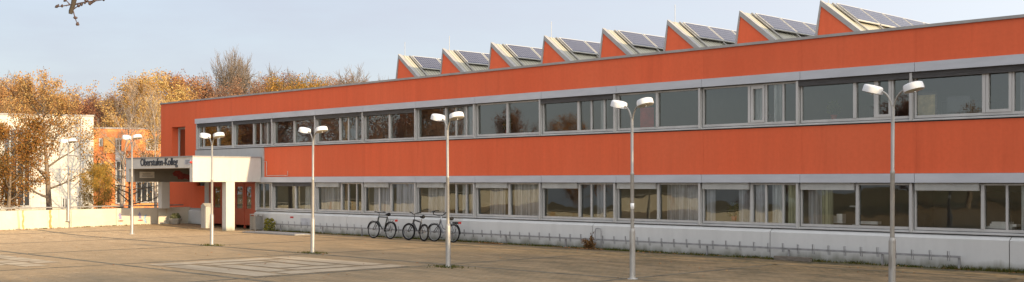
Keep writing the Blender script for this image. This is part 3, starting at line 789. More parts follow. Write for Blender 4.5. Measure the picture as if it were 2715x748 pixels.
for i, (s, d, k, lab, n) in enumerate(LM):
    o = lamp0 if i == 0 else copy_tree(lamp0)
    fplace(o, s, d, gz(s, d)); o.scale = (1, 1, k); o.rotation_euler = (R(rnd.uniform(-.4, .4)), R(rnd.uniform(-.4, .4)), RZ + R(rnd.uniform(-6, 6)))
    tag(o, lab, 'street lamp', 'twin-headed lamps in a row on the plaza')
    if i == 4: MB().lathe([(.0425, 1.55), (.0432, 1.55), (.0432, 1.68), (.0425, 1.68)], 12).build('sticker', M['paper'], o)
x, y = along(4.9, -.075)
o = copy_tree(lamp0); fplace(o, x, -y, .42); tag(o, 'farthest white twin-headed lamp post fixed to the low wall before the pale building', 'street lamp', 'twin-headed lamps in a row on the plaza')
o.scale = (1, 1, .93)

# ------------------------------------------------------------------ bicycle rack
rk = fempty('bicycle_rack'); tag(rk, 'long low steel bicycle rack rail with narrow wheel holders along the base wall', 'bicycle rack')
MB().box(-42.9, -12.0, -.37, -.34, .29, .345).build('rail', M['rail'], rk)
for s in (-42.5, -39.32, -36.6, -33.9, -31.1, -28.26, -25.4, -22.6, -19.68, -16.9, -14.1, -12.05):
    MB().box(s - .025, s + .025, -.335, -.285, 0, .34).build('post', M['rail'], rk)
s = -42.68; k = 0
while s < -12.0:
    a = .032; jit = rnd.uniform(-.012, .012); y = -.40
    MB().tube([(s - a, y + .02, .21 + jit), (s - a, y, .46 + jit), (s + a, y - .03, .46 + jit), (s + a, y - .01, .21 + jit)], .0115, 5, closed=True).build('wheel_holder', M['rail'], rk)
    s += .475

# ------------------------------------------------------------------ bicycles (heading -x, rear axle at x=0)
def ringpts(c, r, n=32): return [(c[0] + r*math.cos(2*math.pi*i/n), 0, c[1] + r*math.sin(2*math.pi*i/n)) for i in range(n)]
def wheel(parent, r, tr, steer=None):
    t = MB(); rim = MB(); sp = MB()
    def T(v): return v
    piv = None
    if steer: piv = (steer[0], Matrix.Rotation(steer[1], 4, 'Z'))
    def xf(ps):
        return ps
    root = MB().lathe([(.02, -.05), (.025, 0), (.02, .05)], 10, (0, 0, 0), Matrix.Rotation(R(90), 4, 'X')).build('wheel', M['chrome'], parent)
    t.tube(ringpts((0, 0), r - tr), tr, 8, closed=True).build('tyre', M['black'], root)
    rim.tube(ringpts((0, 0), r - tr*2.3), .012, 6, closed=True).build('rim', M['rail'], root)
    for i in range(18):
        a = 2*math.pi*i/18; b = a + (.35 if i % 2 else -.35); q = .02*(1 if i % 3 else -1)
        sp.tube([(.02*math.cos(b), q, .02*math.sin(b)), ((r - tr*2.3)*math.cos(a), 0, (r - tr*2.3)*math.sin(a))], .0022, 3, False)
    sp.build('spokes', M['rail'], root)
    return root
def bicycle(s, d, kind, label, rot=0.0, steer=0.0, lean=0.0):
    b = fempty('bicycle', s, d, gz(s, d), rot); b.rotation_euler = (lean, 0, RZ + rot)
    tag(b, label, 'bicycle', 'bicycles parked along the base wall')
    r, tr = (.345, .025) if kind != 'mtb' else (.335, .036)
    WBs = 1.06
    paint = {'trek': M['bikedark'], 'mtb': M['bikeblue'], 'city': M['bikegrey']}[kind]
    ax_r = (0, r); ax_f = (-WBs, r); bb = (-.44, .285)
    if kind == 'trek': st, ht, hb = (-.24, .86), (-.80, .86), (-.84, .70)
    elif kind == 'mtb': st, ht, hb = (-.26, .72), (-.80, .80), (-.84, .68)
    else: st, ht, hb = (-.22, .74), (-.76, .84), (-.82, .62)
    P = lambda q, y=0: (q[0], y, q[1])
    f = MB(); R1 = .024 if kind != 'mtb' else .03
    f.tube([P(bb), P(st)], R1, 8)
    if kind == 'city':
        f.tube([P(hb), (-.62, 0, .36), P(bb)], R1*1.25, 8); f.tube([P(ht), (-.62, 0, .52), (-.36, 0, .44)], R1*.9, 8)
    else:
        f.tube([P(ht), P(st)], R1, 8); f.tube([P(hb), P(bb)], R1*1.2, 8)
    f.tube([P(hb), P(ht)], R1*1.25, 8)
    for y in (-.06, .06):
        f.tube([P(bb, y*.5), P(ax_r, y)], .011, 6); f.tube([P(st, y*.25), P(ax_r, y)], .009, 6)
    f.build('frame', paint, b)
    # steering group turns about the head tube
    pivot = Vector(P(hb)); Q = Matrix.Rotation(steer, 4, 'Z')
    def S(v): return pivot + Q @ (Vector(v) - pivot)
    fk = MB()
    fk.tube([S(P(ht)), S(P(hb))], R1, 8)
    for y in (-.055, .055):
        fk.tube([S((hb[0], 0, hb[1])), S((hb[0] - .03, y, hb[1] - .04)), S((hb[0] - .13, y, .5)), S(P(ax_f, y))], [.014, .02, .018 if kind == 'mtb' else .013, .012], 7)
    fk.build('fork', M['blackmetal'], b)
    wr = wheel(b, r, tr); wr.location = P(ax_r)
    wf = wheel(b, r, tr); wf.location = S(P(ax_f)); wf.rotation_euler = (0, 0, steer)
    hz = 1.04 if kind == 'trek' else (1.02 if kind == 'mtb' else 1.0); hx = ht[0] + .05
    MB().tube([S(P(ht)), S((ht[0] + .02, 0, hz - .05)), S((hx - .09, 0, hz))], .014, 7).build('stem', M['chrome' if kind == 'city' else 'blackmetal'], b)
    hp = []
    if kind == 'city':
        hp = [(hx + .10, -.30, hz + .17), (hx - .02, -.36, hz + .17), (hx - .14, -.36, hz + .10), (hx - .17, -.28, hz + .02), (hx - .12, -.12, hz), (hx - .09, 0, hz)]
    elif kind == 'mtb': hp = [(hx - .0, -.33, hz + .07), (hx - .06, -.14, hz + .045), (hx - .09, -.06, hz), (hx - .09, 0, hz)]
    else: hp = [(hx + .02, -.30, hz + .02), (hx - .05, -.16, hz + .02), (hx - .09, 0, hz)]
    pts = [S(v) for v in hp] + [S((v[0], -v[1], v[2])) for v in hp[-2::-1]]
    hbm = MB().tube(pts, .016 if kind != 'city' else .019, 8).build('handlebar', M['blackmetal'], b)
    gp = MB()
    for sg in (0, -1):
        a, c_ = (pts[0], pts[1]) if sg == 0 else (pts[-1], pts[-2])
        gp.tube([a, a + (c_ - a)*.8], .02, 8)
    gp.build('grip', M['black'], hbm)
    sd = MB(); sh = st[1] + (.10 if kind == 'trek' else .2 if kind == 'mtb' else .14); sx = st[0] + (.02 if kind != 'mtb' else .07)
    sd.tube([(sx + .13, 0, sh + .01), (sx + .08, 0, sh + .015), (sx - .02, 0, sh), (sx - .15, 0, sh - .01)], [.05, .075, .05, .018], 10)
    sd.build('saddle', M['black'], b)
    MB().tube([P(st), (sx, 0, sh)], .013, 7).build('seat_post', M['chrome'], b)
    cr = MB().lathe([(.085, -.006), (.085, .006)], 18, P(bb, -.05), Matrix.Rotation(R(90), 4, 'X'))
    cr.tube([(bb[0], -.07, bb[1]), (bb[0] - .12, -.08, bb[1] - .11)], .01, 6).tube([(bb[0], .07, bb[1]), (bb[0] + .12, .08, bb[1] + .11)], .01, 6)
    cr.tube([(bb[0], -.052, bb[1] + .085), (0, -.052, r + .035)], .005, 4).tube([(bb[0], -.052, bb[1] - .085), (0, -.052, r - .05)], .005, 4)
    cs = cr.build('crankset', M['rail'], b)
    for q in ((bb[0] - .12, -.13, bb[1] - .11), (bb[0] + .12, .13, bb[1] + .11)):
        MB().box(q[0] - .045, q[0] + .045, q[1] - .045, q[1] + .045, q[2] - .01, q[2] + .012).build('pedal', M['black'], cs)
    if kind != 'mtb':
        for cx, a0, a1, nm in ((0, -5, 190, 'r'), (-WBs, 20, 175, 'f')):
            m = MB(); n = 18; vs = []
            for i in range(n + 1):
                a = R(a0 + (a1 - a0)*i/n); rr = r + .022
                for y in (-.028, .028):
                    v = Vector((cx + rr*math.cos(a), y, r + rr*math.sin(a)))
                    vs.append(S(v) if nm == 'f' else v)
            m.add(vs, [(2*i, 2*i+1, 2*i+3, 2*i+2) for i in range(n)], True); m.build('mudguard', M['blackmetal'], b)
        rkb = MB()
        for y in (-.06, .06):
            rkb.tube([(-.12, y, .77), (.30, y, .77)], .006, 5); rkb.tube([(.05, y, .77), (0, y*1.1, r)], .005, 5); rkb.tube([(.24, y, .77), (0, y*1.1, r)], .005, 5)
        for x in (-.12, 0, .12, .30): rkb.tube([(x, -.06, .77), (x, .06, .77)], .006, 5)
        rkb.build('luggage_rack', M['blackmetal'], b)
        MB().box(.31, .35, -.055, .055, .70, .78).build('rear_light', M['redlight'], b)
        MB().tube([(-.38, .05, .27), (-.28, .2, .02)], .009, 6).build('kickstand', M['chrome'], b)
    if kind == 'city':
        k = MB()
        x0, x1, z0, z1 = -.05, .33, .79, 1.0
        for i in range(9):
            x = x0 + (x1 - x0)*i/8
            k.tube([(x, -.15, z1), (x, -.12, z0), (x, .12, z0), (x, .15, z1)], .003, 4)
        for z_, w_ in ((z1, .15), (z0 + .1, .135), (z0, .12)): k.tube([(x0, -w_, z_), (x1, -w_, z_), (x1, w_, z_), (x0, w_, z_)], .004, 4, closed=True)
        for i in range(7):
            y = -.12 + .04*i; k.tube([(x0, y*1.25, z1), (x0, y, z0), (x1, y, z0), (x1, y*1.25, z1)], .003, 4)
        k.build('wire_basket', M['galv'], b)
        MB().box(-.02, .26, -.06, .06, .70, .76).build('battery', M['black'], b)
    b.scale = (.96, .96, .97)
    return b
bicycle(-33.8, 1.08, 'trek', 'black trekking bicycle with straight handlebar and red rear light, leftmost of the three', .0, R(6), R(-3))
bicycle(-31.62, 1.25, 'mtb', 'dark mountain bicycle without mudguards, front wheel turned, between the two others', R(-9), R(18), R(-3))
bicycle(-30.28, 1.0, 'city', 'silver step-through bicycle with curved bars and a wire rear basket behind the lamp post', R(0), R(8), R(-3))

# ------------------------------------------------------------------ small things round the entrance
pz = gz(-50.5, 1.1)
pt = fempty('planter', -50.5, 1.1, pz); tag(pt, 'round pale stoneware planter bowl by the low wall under the canopy', 'planter')
MB().lathe([(.16, 0), (.2, .02), (.31, .25), (.33, .27), (.31, .28), (.28, .24), (0, .22)], 24).build('bowl', M['terracotta'], pt)
MB().lathe([(.28, .235), (0, .25)], 20).build('soil', M['barkdark'], pt)
def bush(name, mat, rx, rz, n, size, seed, stems=True, up=.6):
    q = random.Random(seed); m = MB(); st = MB()
    for i in range(n):
        a = q.uniform(0, 2*math.pi); e_ = q.random()**.5; zz = q.uniform(.05, 1)
        rr = rx*e_*math.sqrt(max(0.05, 1 - (zz - .35)**2*1.4))
        p_ = Vector((rr*math.cos(a), rr*math.sin(a), rz*zz))
        dd = Vector((q.gauss(0,1), q.gauss(0,1), q.gauss(up,1))).normalized(); t2 = dd.orthogonal().normalized()*size*q.uniform(.25, .5); l = dd*size*q.uniform(.6, 1.3)
        m.quad(p_ - t2, p_ + t2, p_ + l + t2*.3, p_ + l - t2*.3)
        if stems and i % 12 == 0: st.tube([(0, 0, 0), p_*.5 + Vector((0, 0, .02)), p_], [.008, .005, .002], 4)
    return m, st
for p_ in POTS: potplant(*p_)
m, st = bush('plant', None, .24, .24, 420, .07, 3)
t = fempty('heather_plant', -50.5, 1.1, pz + .25); tag(t, 'pale green heather plant growing in the round planter', 'plant')
m.build('foliage', M['leaf_heather'], t); st.build('stem', M['bark'], t)
m, st = bush('shrub', None, .26, .55, 330, .075, 5)
t = fempty('shrub', -42.9, .62, .0); tag(t, 'small scruffy green shrub by the base wall beside the litter bin', 'shrub')
m.build('foliage', M['leaf_shrub'], t); st.build('stem', M['bark'], t)
q = random.Random(9); m = MB(); st = MB()
for i in range(46):
    a = q.uniform(0, 6.283); L = q.uniform(.2, .62)*(.7 if i % 3 else 1.1); lean_ = q.uniform(.15, 1.1)
    p1 = Vector((math.cos(a)*L*lean_*.5, math.sin(a)*L*lean_*.3 - .05, L*.6)); p2 = Vector((math.cos(a)*L*lean_*.8 + q.gauss(0, .06), math.sin(a)*L*lean_*.4 - .08, L*q.uniform(.35, .95)))
    st.tube([(q.gauss(0, .05), 0, 0), p1, p2], [.006, .005, .002], 4)
    for k2 in range(7):
        c_ = p1.lerp(p2, q.random()) + Vector((q.gauss(0, .03), q.gauss(0, .03), q.gauss(-.02, .03)))
        dd = Vector((q.gauss(0, 1), q.gauss(0, 1), q.gauss(-.3, 1))).normalized(); t2 = dd.orthogonal().normalized()*.018
        m.quad(c_ - t2, c_ + t2, c_ + dd*.085 + t2*.3, c_ + dd*.085 - t2*.3)
t = fempty('weed_clump', -24.2, .42, .0); tag(t, 'brown dried weed clump hanging at the rack in front of the wall joint', 'weeds')
m.build('foliage', M['leaf_dry'], t); st.build('stem', M['bark'], t)
tag(fplace(MB().tube([(-23.92, -.22, 0), (-23.92, -.22, .58), (-23.94, -.22, .66), (-24.05, -.22, .68), (-24.16, -.22, .66), (-24.18, -.22, .58), (-24.18, -.22, .2)], .017, 7).build('hoop_bar', M['rail'])),
    'bent steel hoop standing above the rack beside the dried weed clump', 'hoop')
bx = fempty('utility_cabinet', -47.2, 1.25, 0); tag(bx, 'tall narrow white cabinet with a pitched top left of the canopy column', 'cabinet')
MB().box(-.22, .22, -.2, .2, 0, 1.05).build('body', M['post'], bx, .01)
MB().prism([(-.24, 1.052), (.24, 1.052), (.0, 1.2)], -.22, .22).build('pitched_top', M['post'], bx)
MB().box(-.17, .17, -.21, -.203, .15, .95).build('door', M['post'], bx)
lb = fempty('litter_bin', -43.95, .62, 0); tag(lb, 'square grey slatted litter bin against the base wall beside the red doors', 'litter bin')
k = MB()
for a in (-.2, .2):
    for c_ in (-.2, .2): k.box(a - .02, a + .02, c_ - .02, c_ + .02, 0, .72)
for i in range(9):
    x = -.16 + .04*i; k.box(x - .012, x + .012, -.2, -.19, .08, .66); k.box(x - .012, x + .012, .19, .2, .08, .66)
    k.box(-.2, -.19, x - .012, x + .012, .08, .66); k.box(.19, .2, x - .012, x + .012, .08, .66)
k.build('cage', M['galv'], lb); MB().box(-.23, .23, -.23, .23, .722, .75).build('lid', M['sill'], lb)
MB().box(-.165, .165, -.165, .165, .06, .6).build('liner', M['plate'], lb)
tag(fplace(MB().box(-42.9, -38.9, -2.0, -.95, .0, .035).box(-42.8, -39.0, -1.9, -1.05, .0355, .045).build('metal_grate', M['rail'])), 'flat grey metal grate lying on the paving below the rack', 'grate')
tag(fplace(MB().box(-17.2, -16.05, -.62, -.5, .0, .12).build('plank', M['wood'], None, .01)), 'short dark weathered beam lying at the foot of the wall under the rack', 'beam')

# ------------------------------------------------------------------ weeds, leaves on the ground
q = random.Random(21); m = MB()
def blades(s, d, n, hh, spread):
    for _ in range(n):
        x, y = s + q.gauss(0, spread), -d + q.gauss(0, spread*.6)
        if y > -.15: y = -.17
        a = q.uniform(0, 6.28); l = hh*q.uniform(.5, 1.4); w = .012
        z0 = gz(x, -y)
        dx, dy = math.cos(a)*w, math.sin(a)*w; tx, ty = q.gauss(0, .4)*l, q.gauss(0, .4)*l
        m.add([(x - dx, y - dy, z0), (x + dx, y + dy, z0), (x + tx, y + ty, z0 + l)], [(0,1,2)])
for i in range(420):
    s = q.uniform(-43, -9)
    blades(s, .24 + abs(q.gauss(0, .08)), 14, .05 + .05*(q.random()**3), .14)
for i in range(40): blades(q.uniform(-12.5, -9.8), .26, 16, .10, .12)
for (s, d, *_r) in LM[1:4]: blades(s, d, 260, .05, .26)
for i in range(90):
    t_ = q.uniform(.5, 12); x, y = along(t_, -.05); blades(x, -y, 8, .05, .08)
tag(fplace(m.build('weeds', M['weed'])), 'short green weeds sprouting along the foot of the walls and lamp posts', 'weeds', kind='stuff')
m = MB()
def leaf(s, d, sz):
    a = q.uniform(0, 6.28); z0 = gz(s, d) + .012
    vs = []
    for k2 in range(4):
        b_ = a + k2*math.pi/2; r_ = sz*(1 if k2 % 2 else .6)
        vs.append((s + r_*math.cos(b_), -d + r_*math.sin(b_), z0 + q.uniform(0, sz*.6)))
    m.add(vs, [(0,1,2,3)])
for i in range(260): leaf(q.uniform(-44, -9), .3 + abs(q.gauss(0, .25)), q.uniform(.03, .06))
for i in range(120): leaf(-28.7 + q.gauss(0, .35), .42 + abs(q.gauss(0, .12)), .05)
for i in range(90): leaf(-24.2 + q.gauss(0, .5), .5 + abs(q.gauss(0, .15)), .05)
for i in range(380): leaf(q.uniform(-48, -6), q.uniform(1, 22), q.uniform(.025, .05))
for i in range(150): t_ = q.uniform(.3, 12); x, y = along(t_, -.1 - abs(q.gauss(0, .12))); leaf(x, -y, .045)
tag(fplace(m.build('fallen_leaves', M['leaf_orange'])), 'scattered fallen autumn leaves on the plaza paving', 'leaves', kind='stuff')

# ------------------------------------------------------------------ trees
def skeleton(seed, H, cr, tr, base=.22, nl=12, nb=6, nt=5, up=.5, gnarl=.25, tipup=.2, top=.95, prof=1.0, fr=.009):
    q = random.Random(seed); wood = MB(); fine = MB(); tips = []
    def path(p, d, L, n, g, lift):
        pts = [Vector(p)]; d = Vector(d).normalized()
        for i in range(n):
            d = (d + Vector((q.gauss(0,g), q.gauss(0,g), q.gauss(0,g)*.6 + lift))*(1/ n**.5)).normalized()
            pts.append(pts[-1] + d*(L/n))
        return pts
    def pick(pts, t):
        x = t*(len(pts)-1); i = min(int(x), len(pts)-2); f = x - i
        return pts[i].lerp(pts[i+1], f), (pts[i+1] - pts[i]).normalized()
    def side(d, ang):
        a = d.orthogonal().normalized(); a.rotate(Quaternion(d, q.uniform(0, 6.283)))
        return (d*math.cos(ang) + a*math.sin(ang)).normalized()
    trunk = path((0,0,0), (0,0,1), H*top, 8, .10, .05)
    wood.tube(trunk, [tr*(1.25 if i == 0 else 1)*(1 - .88*i/8) for i in range(9)], 8)
    az = q.uniform(0, 6)
    for i in range(nl):
        t = base + (.97 - base)*(i/(nl - 1))**.9; p, d0 = pick(trunk, t)
        az += 2.4 + q.gauss(0, .35)
        u_ = (t - base)/(1 - base)
        L = cr*prof_(u_, prof)*q.uniform(.8, 1.15)
        el = up*.6 + up*.9*u_ + q.gauss(0, .12)
        d = Vector((math.cos(az)*math.cos(el), math.sin(az)*math.cos(el), math.sin(el)))
        lp = path(p, d, L, 6, gnarl, tipup); r0 = tr*.42*(1 - .55*u_)
        wood.tube(lp, [r0*(1 - .85*k/6) for k in range(7)], 6)
        for j in range(nb):
            tb = .25 + .75*(j + q.random())/nb; pb, db = pick(lp, min(tb, .99))
            bp = path(pb, side(db, q.uniform(.4, .95)), L*q.uniform(.3, .5), 4, gnarl, tipup)
            rb = max(.012, r0*.4*(1 - .5*tb))
            wood.tube(bp, [rb*(1 - .7*k/4) for k in range(5)], 4, False)
            for k in range(nt):
                tt_ = .2 + .8*(k + q.random())/nt; pk, dk = pick(bp, min(tt_, .99))
                kp = path(pk, side(dk, q.uniform(.3, .9)), L*q.uniform(.13, .28), 3, gnarl, tipup)
                fine.tube(kp, [fr*1.2, fr, fr*.75, fr*.4], 3, False); tips.append(kp)
    return wood, fine, tips, q
def prof_(u, k):
    return (max(.0, 1 - ((u - .32)/.85)**2)**.5)*(.95) + .05 if k >= 1 else 1 - .45*u
def leaves(tips, q, per, size, spread, keep=lambda p: 1.0):
    m = MB()
    for kp in tips:
        for _ in range(per):
            p = kp[q.randrange(1, len(kp))] + Vector((q.gauss(0, spread), q.gauss(0, spread), q.gauss(-spread*.3, spread)))
            if q.random() > keep(p): continue
            d = Vector((q.gauss(0,1), q.gauss(0,1), q.gauss(-.2,.8))).normalized(); t = d.orthogonal().normalized()
            t.rotate(Quaternion(d, q.uniform(0, 6.28))); l = size*q.uniform(.6, 1.3); w = l*.42
            c = p + d*l*.5
            m.quad(p, c + t*w, p + d*l, c - t*w)
    return m
PROTO = {}
def proto(key, H, wood_mat, leaf_mat, per=0, size=.12, spread=.14, keep=None, fine_scale=1, **kw):
    wood, fine, tips, q = skeleton(H=H, **kw)
    fm = None
    if per:
        wood.add(fine.v, fine.f, True); lm_ = leaves(tips, q, per, size, spread, keep or (lambda p: 1))
        crown = ('crown', lm_, leaf_mat)
    else: crown = ('crown', fine, wood_mat)
    zz_ = sorted(v[2] for v in crown[1].v); zt = zz_[int(len(zz_)*.9975)]
    PROTO[key] = [zt, wood, crown, wood_mat, None]
def tree(key, px, D, ytop, label, group=None, wide=1.0, rot=0.0, xy=None, H=None, z0=None, name=None, cat='tree'):
    zt, wood, crown, wm, first = PROTO[key]
    x, y = xy if xy else at(px, D)
    z = hillz(x, y) if z0 is None else z0
    Ht = H if H else hgt(ytop, D) - z
    if first is None:
        o = empty('tree'); wood.build('trunk', wm, o); crown[1].build('crown', crown[2], o); PROTO[key][4] = o
    else: o = copy_tree(first)
    o.name = name or {'b': 'bare_tree', 'o': 'autumn_tree', 'y': 'yellow_tree', 'w': 'brown_tree', 'd': 'spreading_tree'}[key[0]]
    k = Ht/zt; o.location = (x, y, z); o.scale = (k*wide, k*wide, k); o.rotation_euler = (0, 0, rot)
    if 'group' in o and not group: del o['group']
    tag(o, label, cat, group); return o
proto('o_big', 9, M['bark'], M['leaf_orange'], 28, .125, .22, seed=11, cr=3.4, tr=.24, base=.2, nl=15, nb=7, nt=5, up=.55,
      keep=lambda p: .13 + .87*ss(4.6, 6.6, p.z))
proto('y_low', 6, M['bark'], M['leaf_yellow'], 34, .115, .24, seed=4, cr=2.8, tr=.16, base=.12, nl=14, nb=7, nt=5, up=.35)
proto('o_tall', 15, M['barkpale'], M['leaf_orange'], 30, .19, .34, seed=23, cr=4.6, tr=.26, base=.25, nl=16, nb=6, nt=5, up=.75, keep=lambda p: .25 + .75*ss(7, 11, p.z))
proto('o_round', 13, M['barkpale'], M['leaf_orange'], 28, .19, .36, seed=31, cr=5.0, tr=.26, base=.22, nl=15, nb=6, nt=5, up=.6)
proto('w_beech', 13, M['bark'], M['leaf_brown'], 26, .18, .36, seed=41, cr=5.2, tr=.26, base=.2, nl=16, nb=7, nt=6, up=.8, fr=.018)
proto('w_oak', 12, M['barkpale'], M['leaf_brown'], 22, .18, .38, seed=43, cr=5.0, tr=.26, base=.2, nl=16, nb=7, nt=6, up=.7, fr=.02)
proto('y_lime', 11, M['bark'], M['leaf_yellow'], 34, .19, .38, seed=51, cr=4.8, tr=.24, base=.2, nl=14, nb=6, nt=6, up=.55)
proto('b_dome', 12, M['bark'], None, seed=71, cr=5.6, tr=.26, base=.3, nl=22, nb=12, nt=10, up=.75, gnarl=.2, tipup=.2, fr=.022)
proto('b_slim', 14, M['barkpale'], None, seed=77, cr=4.2, tr=.22, base=.25, nl=16, nb=8, nt=7, up=.8, gnarl=.22, tipup=.22, fr=.014)
proto('d_spread', 4.6, M['barkdark'], M['leaf_yellow'], 5, .14, .2, seed=83, cr=4.4, tr=.17, base=.22, nl=13, nb=8, nt=6, up=.22, gnarl=.42, tipup=.12, top=.8,
      keep=lambda p: .9 if p.x < -.6 else .3)
# before the two buildings
tree('o_big', 132, 62, 188, 'large half-bare orange tree in front of the white building behind the wall lamp', wide=.95, rot=.6)
tree('y_low', 22, 57, 300, 'dense yellow-leaved tree at the left edge before the dark glazing', wide=1.0)
tree('y_low', -70, 60, 330, 'yellow-leaved tree cut by the left edge of the view', rot=2.2)
tree('d_spread', 345, 67, 345, 'dark low spreading tree with crooked limbs behind the canopy sign', wide=.95)
tree('y_low', 262, 59, 432, 'small yellow-orange tree low between the white and orange buildings', rot=1.1, wide=.8)
tree('b_slim', 322, 80, 210, 'slender pale bare tree standing before the left of the orange building', rot=.3)
tree('b_slim', 412, 78, 225, 'slender pale bare tree beside the far corner of the school', rot=2.5, wide=.9)
# wooded rise
tree('o_tall', 12, 92, 205, 'orange tree behind the left end of the white building', rot=1.9)
tree('b_dome', 40, 104, 192, 'grey bare tree topping the wood left of the big orange tree', rot=.4)
tree('o_round', 205, 100, 262, 'orange tree behind the right end of the white building', rot=.9)
tree('b_slim', 268, 108, 240, 'thin grey-brown bare tree in the gap between the two buildings', rot=1.0, wide=1.2)
tree('w_beech', 285, 112, 248, 'brown tree in the gap behind the orange building', rot=2.0)
tree('o_tall', 345, 100, 200, 'tall orange tree rising over the left part of the orange building', rot=.2, wide=1.1)
tree('o_round', 412, 104, 190, 'tallest rounded orange tree just left of the school corner', rot=1.5, wide=1.15)
tree('o_tall', 478, 108, 190, 'orange tree with thin crown above the rounded school corner', rot=2.8, wide=1.15)
tree('o_round', 448, 90, 262, 'lower yellow-orange tree touching the school corner', rot=3.6)
tree('w_beech', 535, 116, 205, 'reddish brown tree left of the tall bare tree', rot=.5, wide=1.1)
tree('b_dome', 612, 122, 140, 'tall bare tree, left one of the close pair standing above the wood', rot=.2, wide=.72)
tree('b_dome', 648, 128, 140, 'tall bare tree, right one of the close pair standing above the wood', rot=2.4, wide=.72)
tree('w_oak', 585, 112, 212, 'olive brown tree beneath the tall bare pair', rot=1.7)
tree('w_oak', 668, 114, 222, 'brown tree beneath the right of the tall bare pair', rot=3.0)
tree('w_beech', 715, 120, 208, 'russet tree between the tall bare pair and the yellow tree', rot=1.1, wide=1.1)
tree('y_lime', 762, 104, 207, 'bright yellow-leaved tree showing over the school roof', wide=1.0)
tree('y_lime', 812, 108, 225, 'smaller yellow-green tree right of the bright yellow one', rot=2.2, wide=.9)
tree('b_dome', 806, 128, 183, 'bare domed beech behind the bright yellow tree', rot=1.2, wide=1.15)
tree('w_beech', 765, 132, 196, 'brown tree behind and left of the bare domed beech', rot=2.6)
tree('w_beech', 858, 126, 206, 'brown tree between the two bare domed beeches', rot=.1, wide=1.1)
tree('w_oak', 895, 124, 215, 'low brown tree left of the lone bare dome at the end of the wood', rot=4.0)
tree('b_dome', 936, 118, 187, 'lone bare domed tree at the right end of the wood above the roof', rot=2.9, wide=.95)
tree('b_dome', 1047, 130, 207, 'bare tree top just showing beside the first roof gable', rot=.9, wide=.6)
kk = 0
for px in range(-90, 960, 38):
    key = ('w_beech', 'w_oak', 'y_lime' if px < 300 else 'w_oak', 'w_beech')[kk % 4]; kk += 1
    D = 140 + (kk*37 % 30); yt = 236 + (kk*53 % 26)
    if px < 330: yt += 8
    if px > 700: yt = 206 + (kk*53 % 14)
    tree(key, px, D, yt, 'brown autumn tree in the back rows of the wooded rise', 'back rows of the wood', rot=kk*1.3, wide=1.25)
# trees that stand outside the picture: their shade falls on the right of the plaza, others mirror in the glass
for k, (s, d, H) in enumerate(((6.5, 3.4, 8.4), (9.5, 6.0, 9.6), (6.0, 8.4, 8.2), (9.0, 11.2, 9.8), (6.5, 14.0, 8.4), (9.5, 17.0, 9.6), (6.5, 20.0, 8.4), (9.5, 23.0, 9.2), (14, 9, 10.5), (14, 16, 10.5))):
    v = W(s, d); tree('y_low' if k % 2 else 'o_big', 0, 0, 0, 'autumn tree in the row at the right end of the plaza', 'trees right of the plaza', xy=(v.x, v.y), H=H, rot=k*1.7, wide=1.25)
for k, (x, y, H, key) in enumerate(((-46, 47, 10, 'w_beech'), (-45, 53, 11, 'w_oak'), (-47, 59, 12, 'w_beech'), (-45, 65, 12, 'w_beech'), (-50, 70, 13, 'w_oak'), (-54, 62, 14, 'w_beech'), (-56, 50, 12, 'w_beech'),
    (-50, 41, 7.4, 'w_beech'), (-47, 36, 6.6, 'o_round'), (-49, 31, 5.8, 'w_beech'), (-52, 26, 4.2, 'w_oak'), (-56, 20, 3.8, 'w_beech'), (-60, 15, 4, 'w_oak'), (-48, 8.5, 9, 'w_beech'), (-50, 3, 10, 'w_oak'), (-48, -2, 9, 'w_beech'), (-47, -8, 10, 'w_beech'), (-50, -15, 10, 'w_oak'))):
    tree(key, 0, 0, 0, 'autumn tree in the row left of the plaza', 'trees left of the plaza', xy=(x, y), H=H, rot=k*1.1, wide=1.5 if y < 10 else 1.1)

# ------------------------------------------------------------------ buildings beyond the wall
def facade_box(name, px0, px1, D, ytop, depth, mat, label, ang, anchor):
    # stands turned by ang; anchor = the direction whose corner keeps depth D
    xa, ya = at(anchor, D); c_, s_ = math.cos(R(ang)), math.sin(R(ang)); z = hgt(ytop, D)
    def px2(p):
        a_ = (p - CX_)/F_; return (a_*ya - xa)/(c_ - a_*s_)
    o = empty(name, (xa, ya, 0), R(ang)); tag(o, label, 'building')
    x0, x1 = px2(px0), px2(px1)
    MB().box(x0, x1, 0, depth, -.5, z).build('wall', mat, o)
    MB().box(x0 - .06, x1 + .06, -.06, depth, z + .002, z + .12).build('coping', M['coping'], o)
    return o, px2, lambda y_: hgt(y_, D)
M['whiterender'] = concrete('white rendered facade', (.54, .51, .44), (.42, .40, .35), .3)
M['lightorange'] = clad('light orange render', (.74, .36, .09))
wb, X, Z = facade_box('white_building', -250, 248, 86, 309, 14, M['whiterender'], 'white rendered flat-roofed building behind the big orange tree', 20.6, 248)
def win(o, x0, x1, z0, z1, nm=3, mat='glass', fr_='frame', horiz=()):
    f = MB(); t = .12
    f.box(x0, x0 + t, -.05, .0, z0, z1); f.box(x1 - t, x1, -.05, .0, z0, z1); f.box(x0 + t, x1 - t, -.05, 0, z1 - t, z1); f.box(x0 + t, x1 - t, -.05, 0, z0, z0 + t)
    for i in range(1, nm):
        x = x0 + (x1 - x0)*i/nm; f.box(x - .04, x + .04, -.04, 0, z0 + t, z1 - t)
    for h_ in horiz: f.box(x0 + t, x1 - t, -.045, -.001, h_ - .05, h_ + .05)
    w_ = f.build('window', M[fr_], o)
    MB().box(x0 + .05, x1 - .05, -.02, -.012, z0 + .05, z1 - .05).build('pane', M['darkglass'], w_); return w_
m_, nt_, o_ = newmat('dark window glass'); pbsdf(nt_, o_, (.03, .032, .035), .06, 0, None, 0, .8); M['darkglass'] = m_
win(wb, X(8), X(82), .3, Z(343), 4, horiz=(2.2, 4.2), fr_='sill')
win(wb, X(-200), X(-20), .3, Z(343), 7, horiz=(2.2, 4.2), fr_='sill')
win(wb, X(163), X(186), Z(367), Z(353), 2); win(wb, X(163), X(181), Z(552), Z(522), 2)
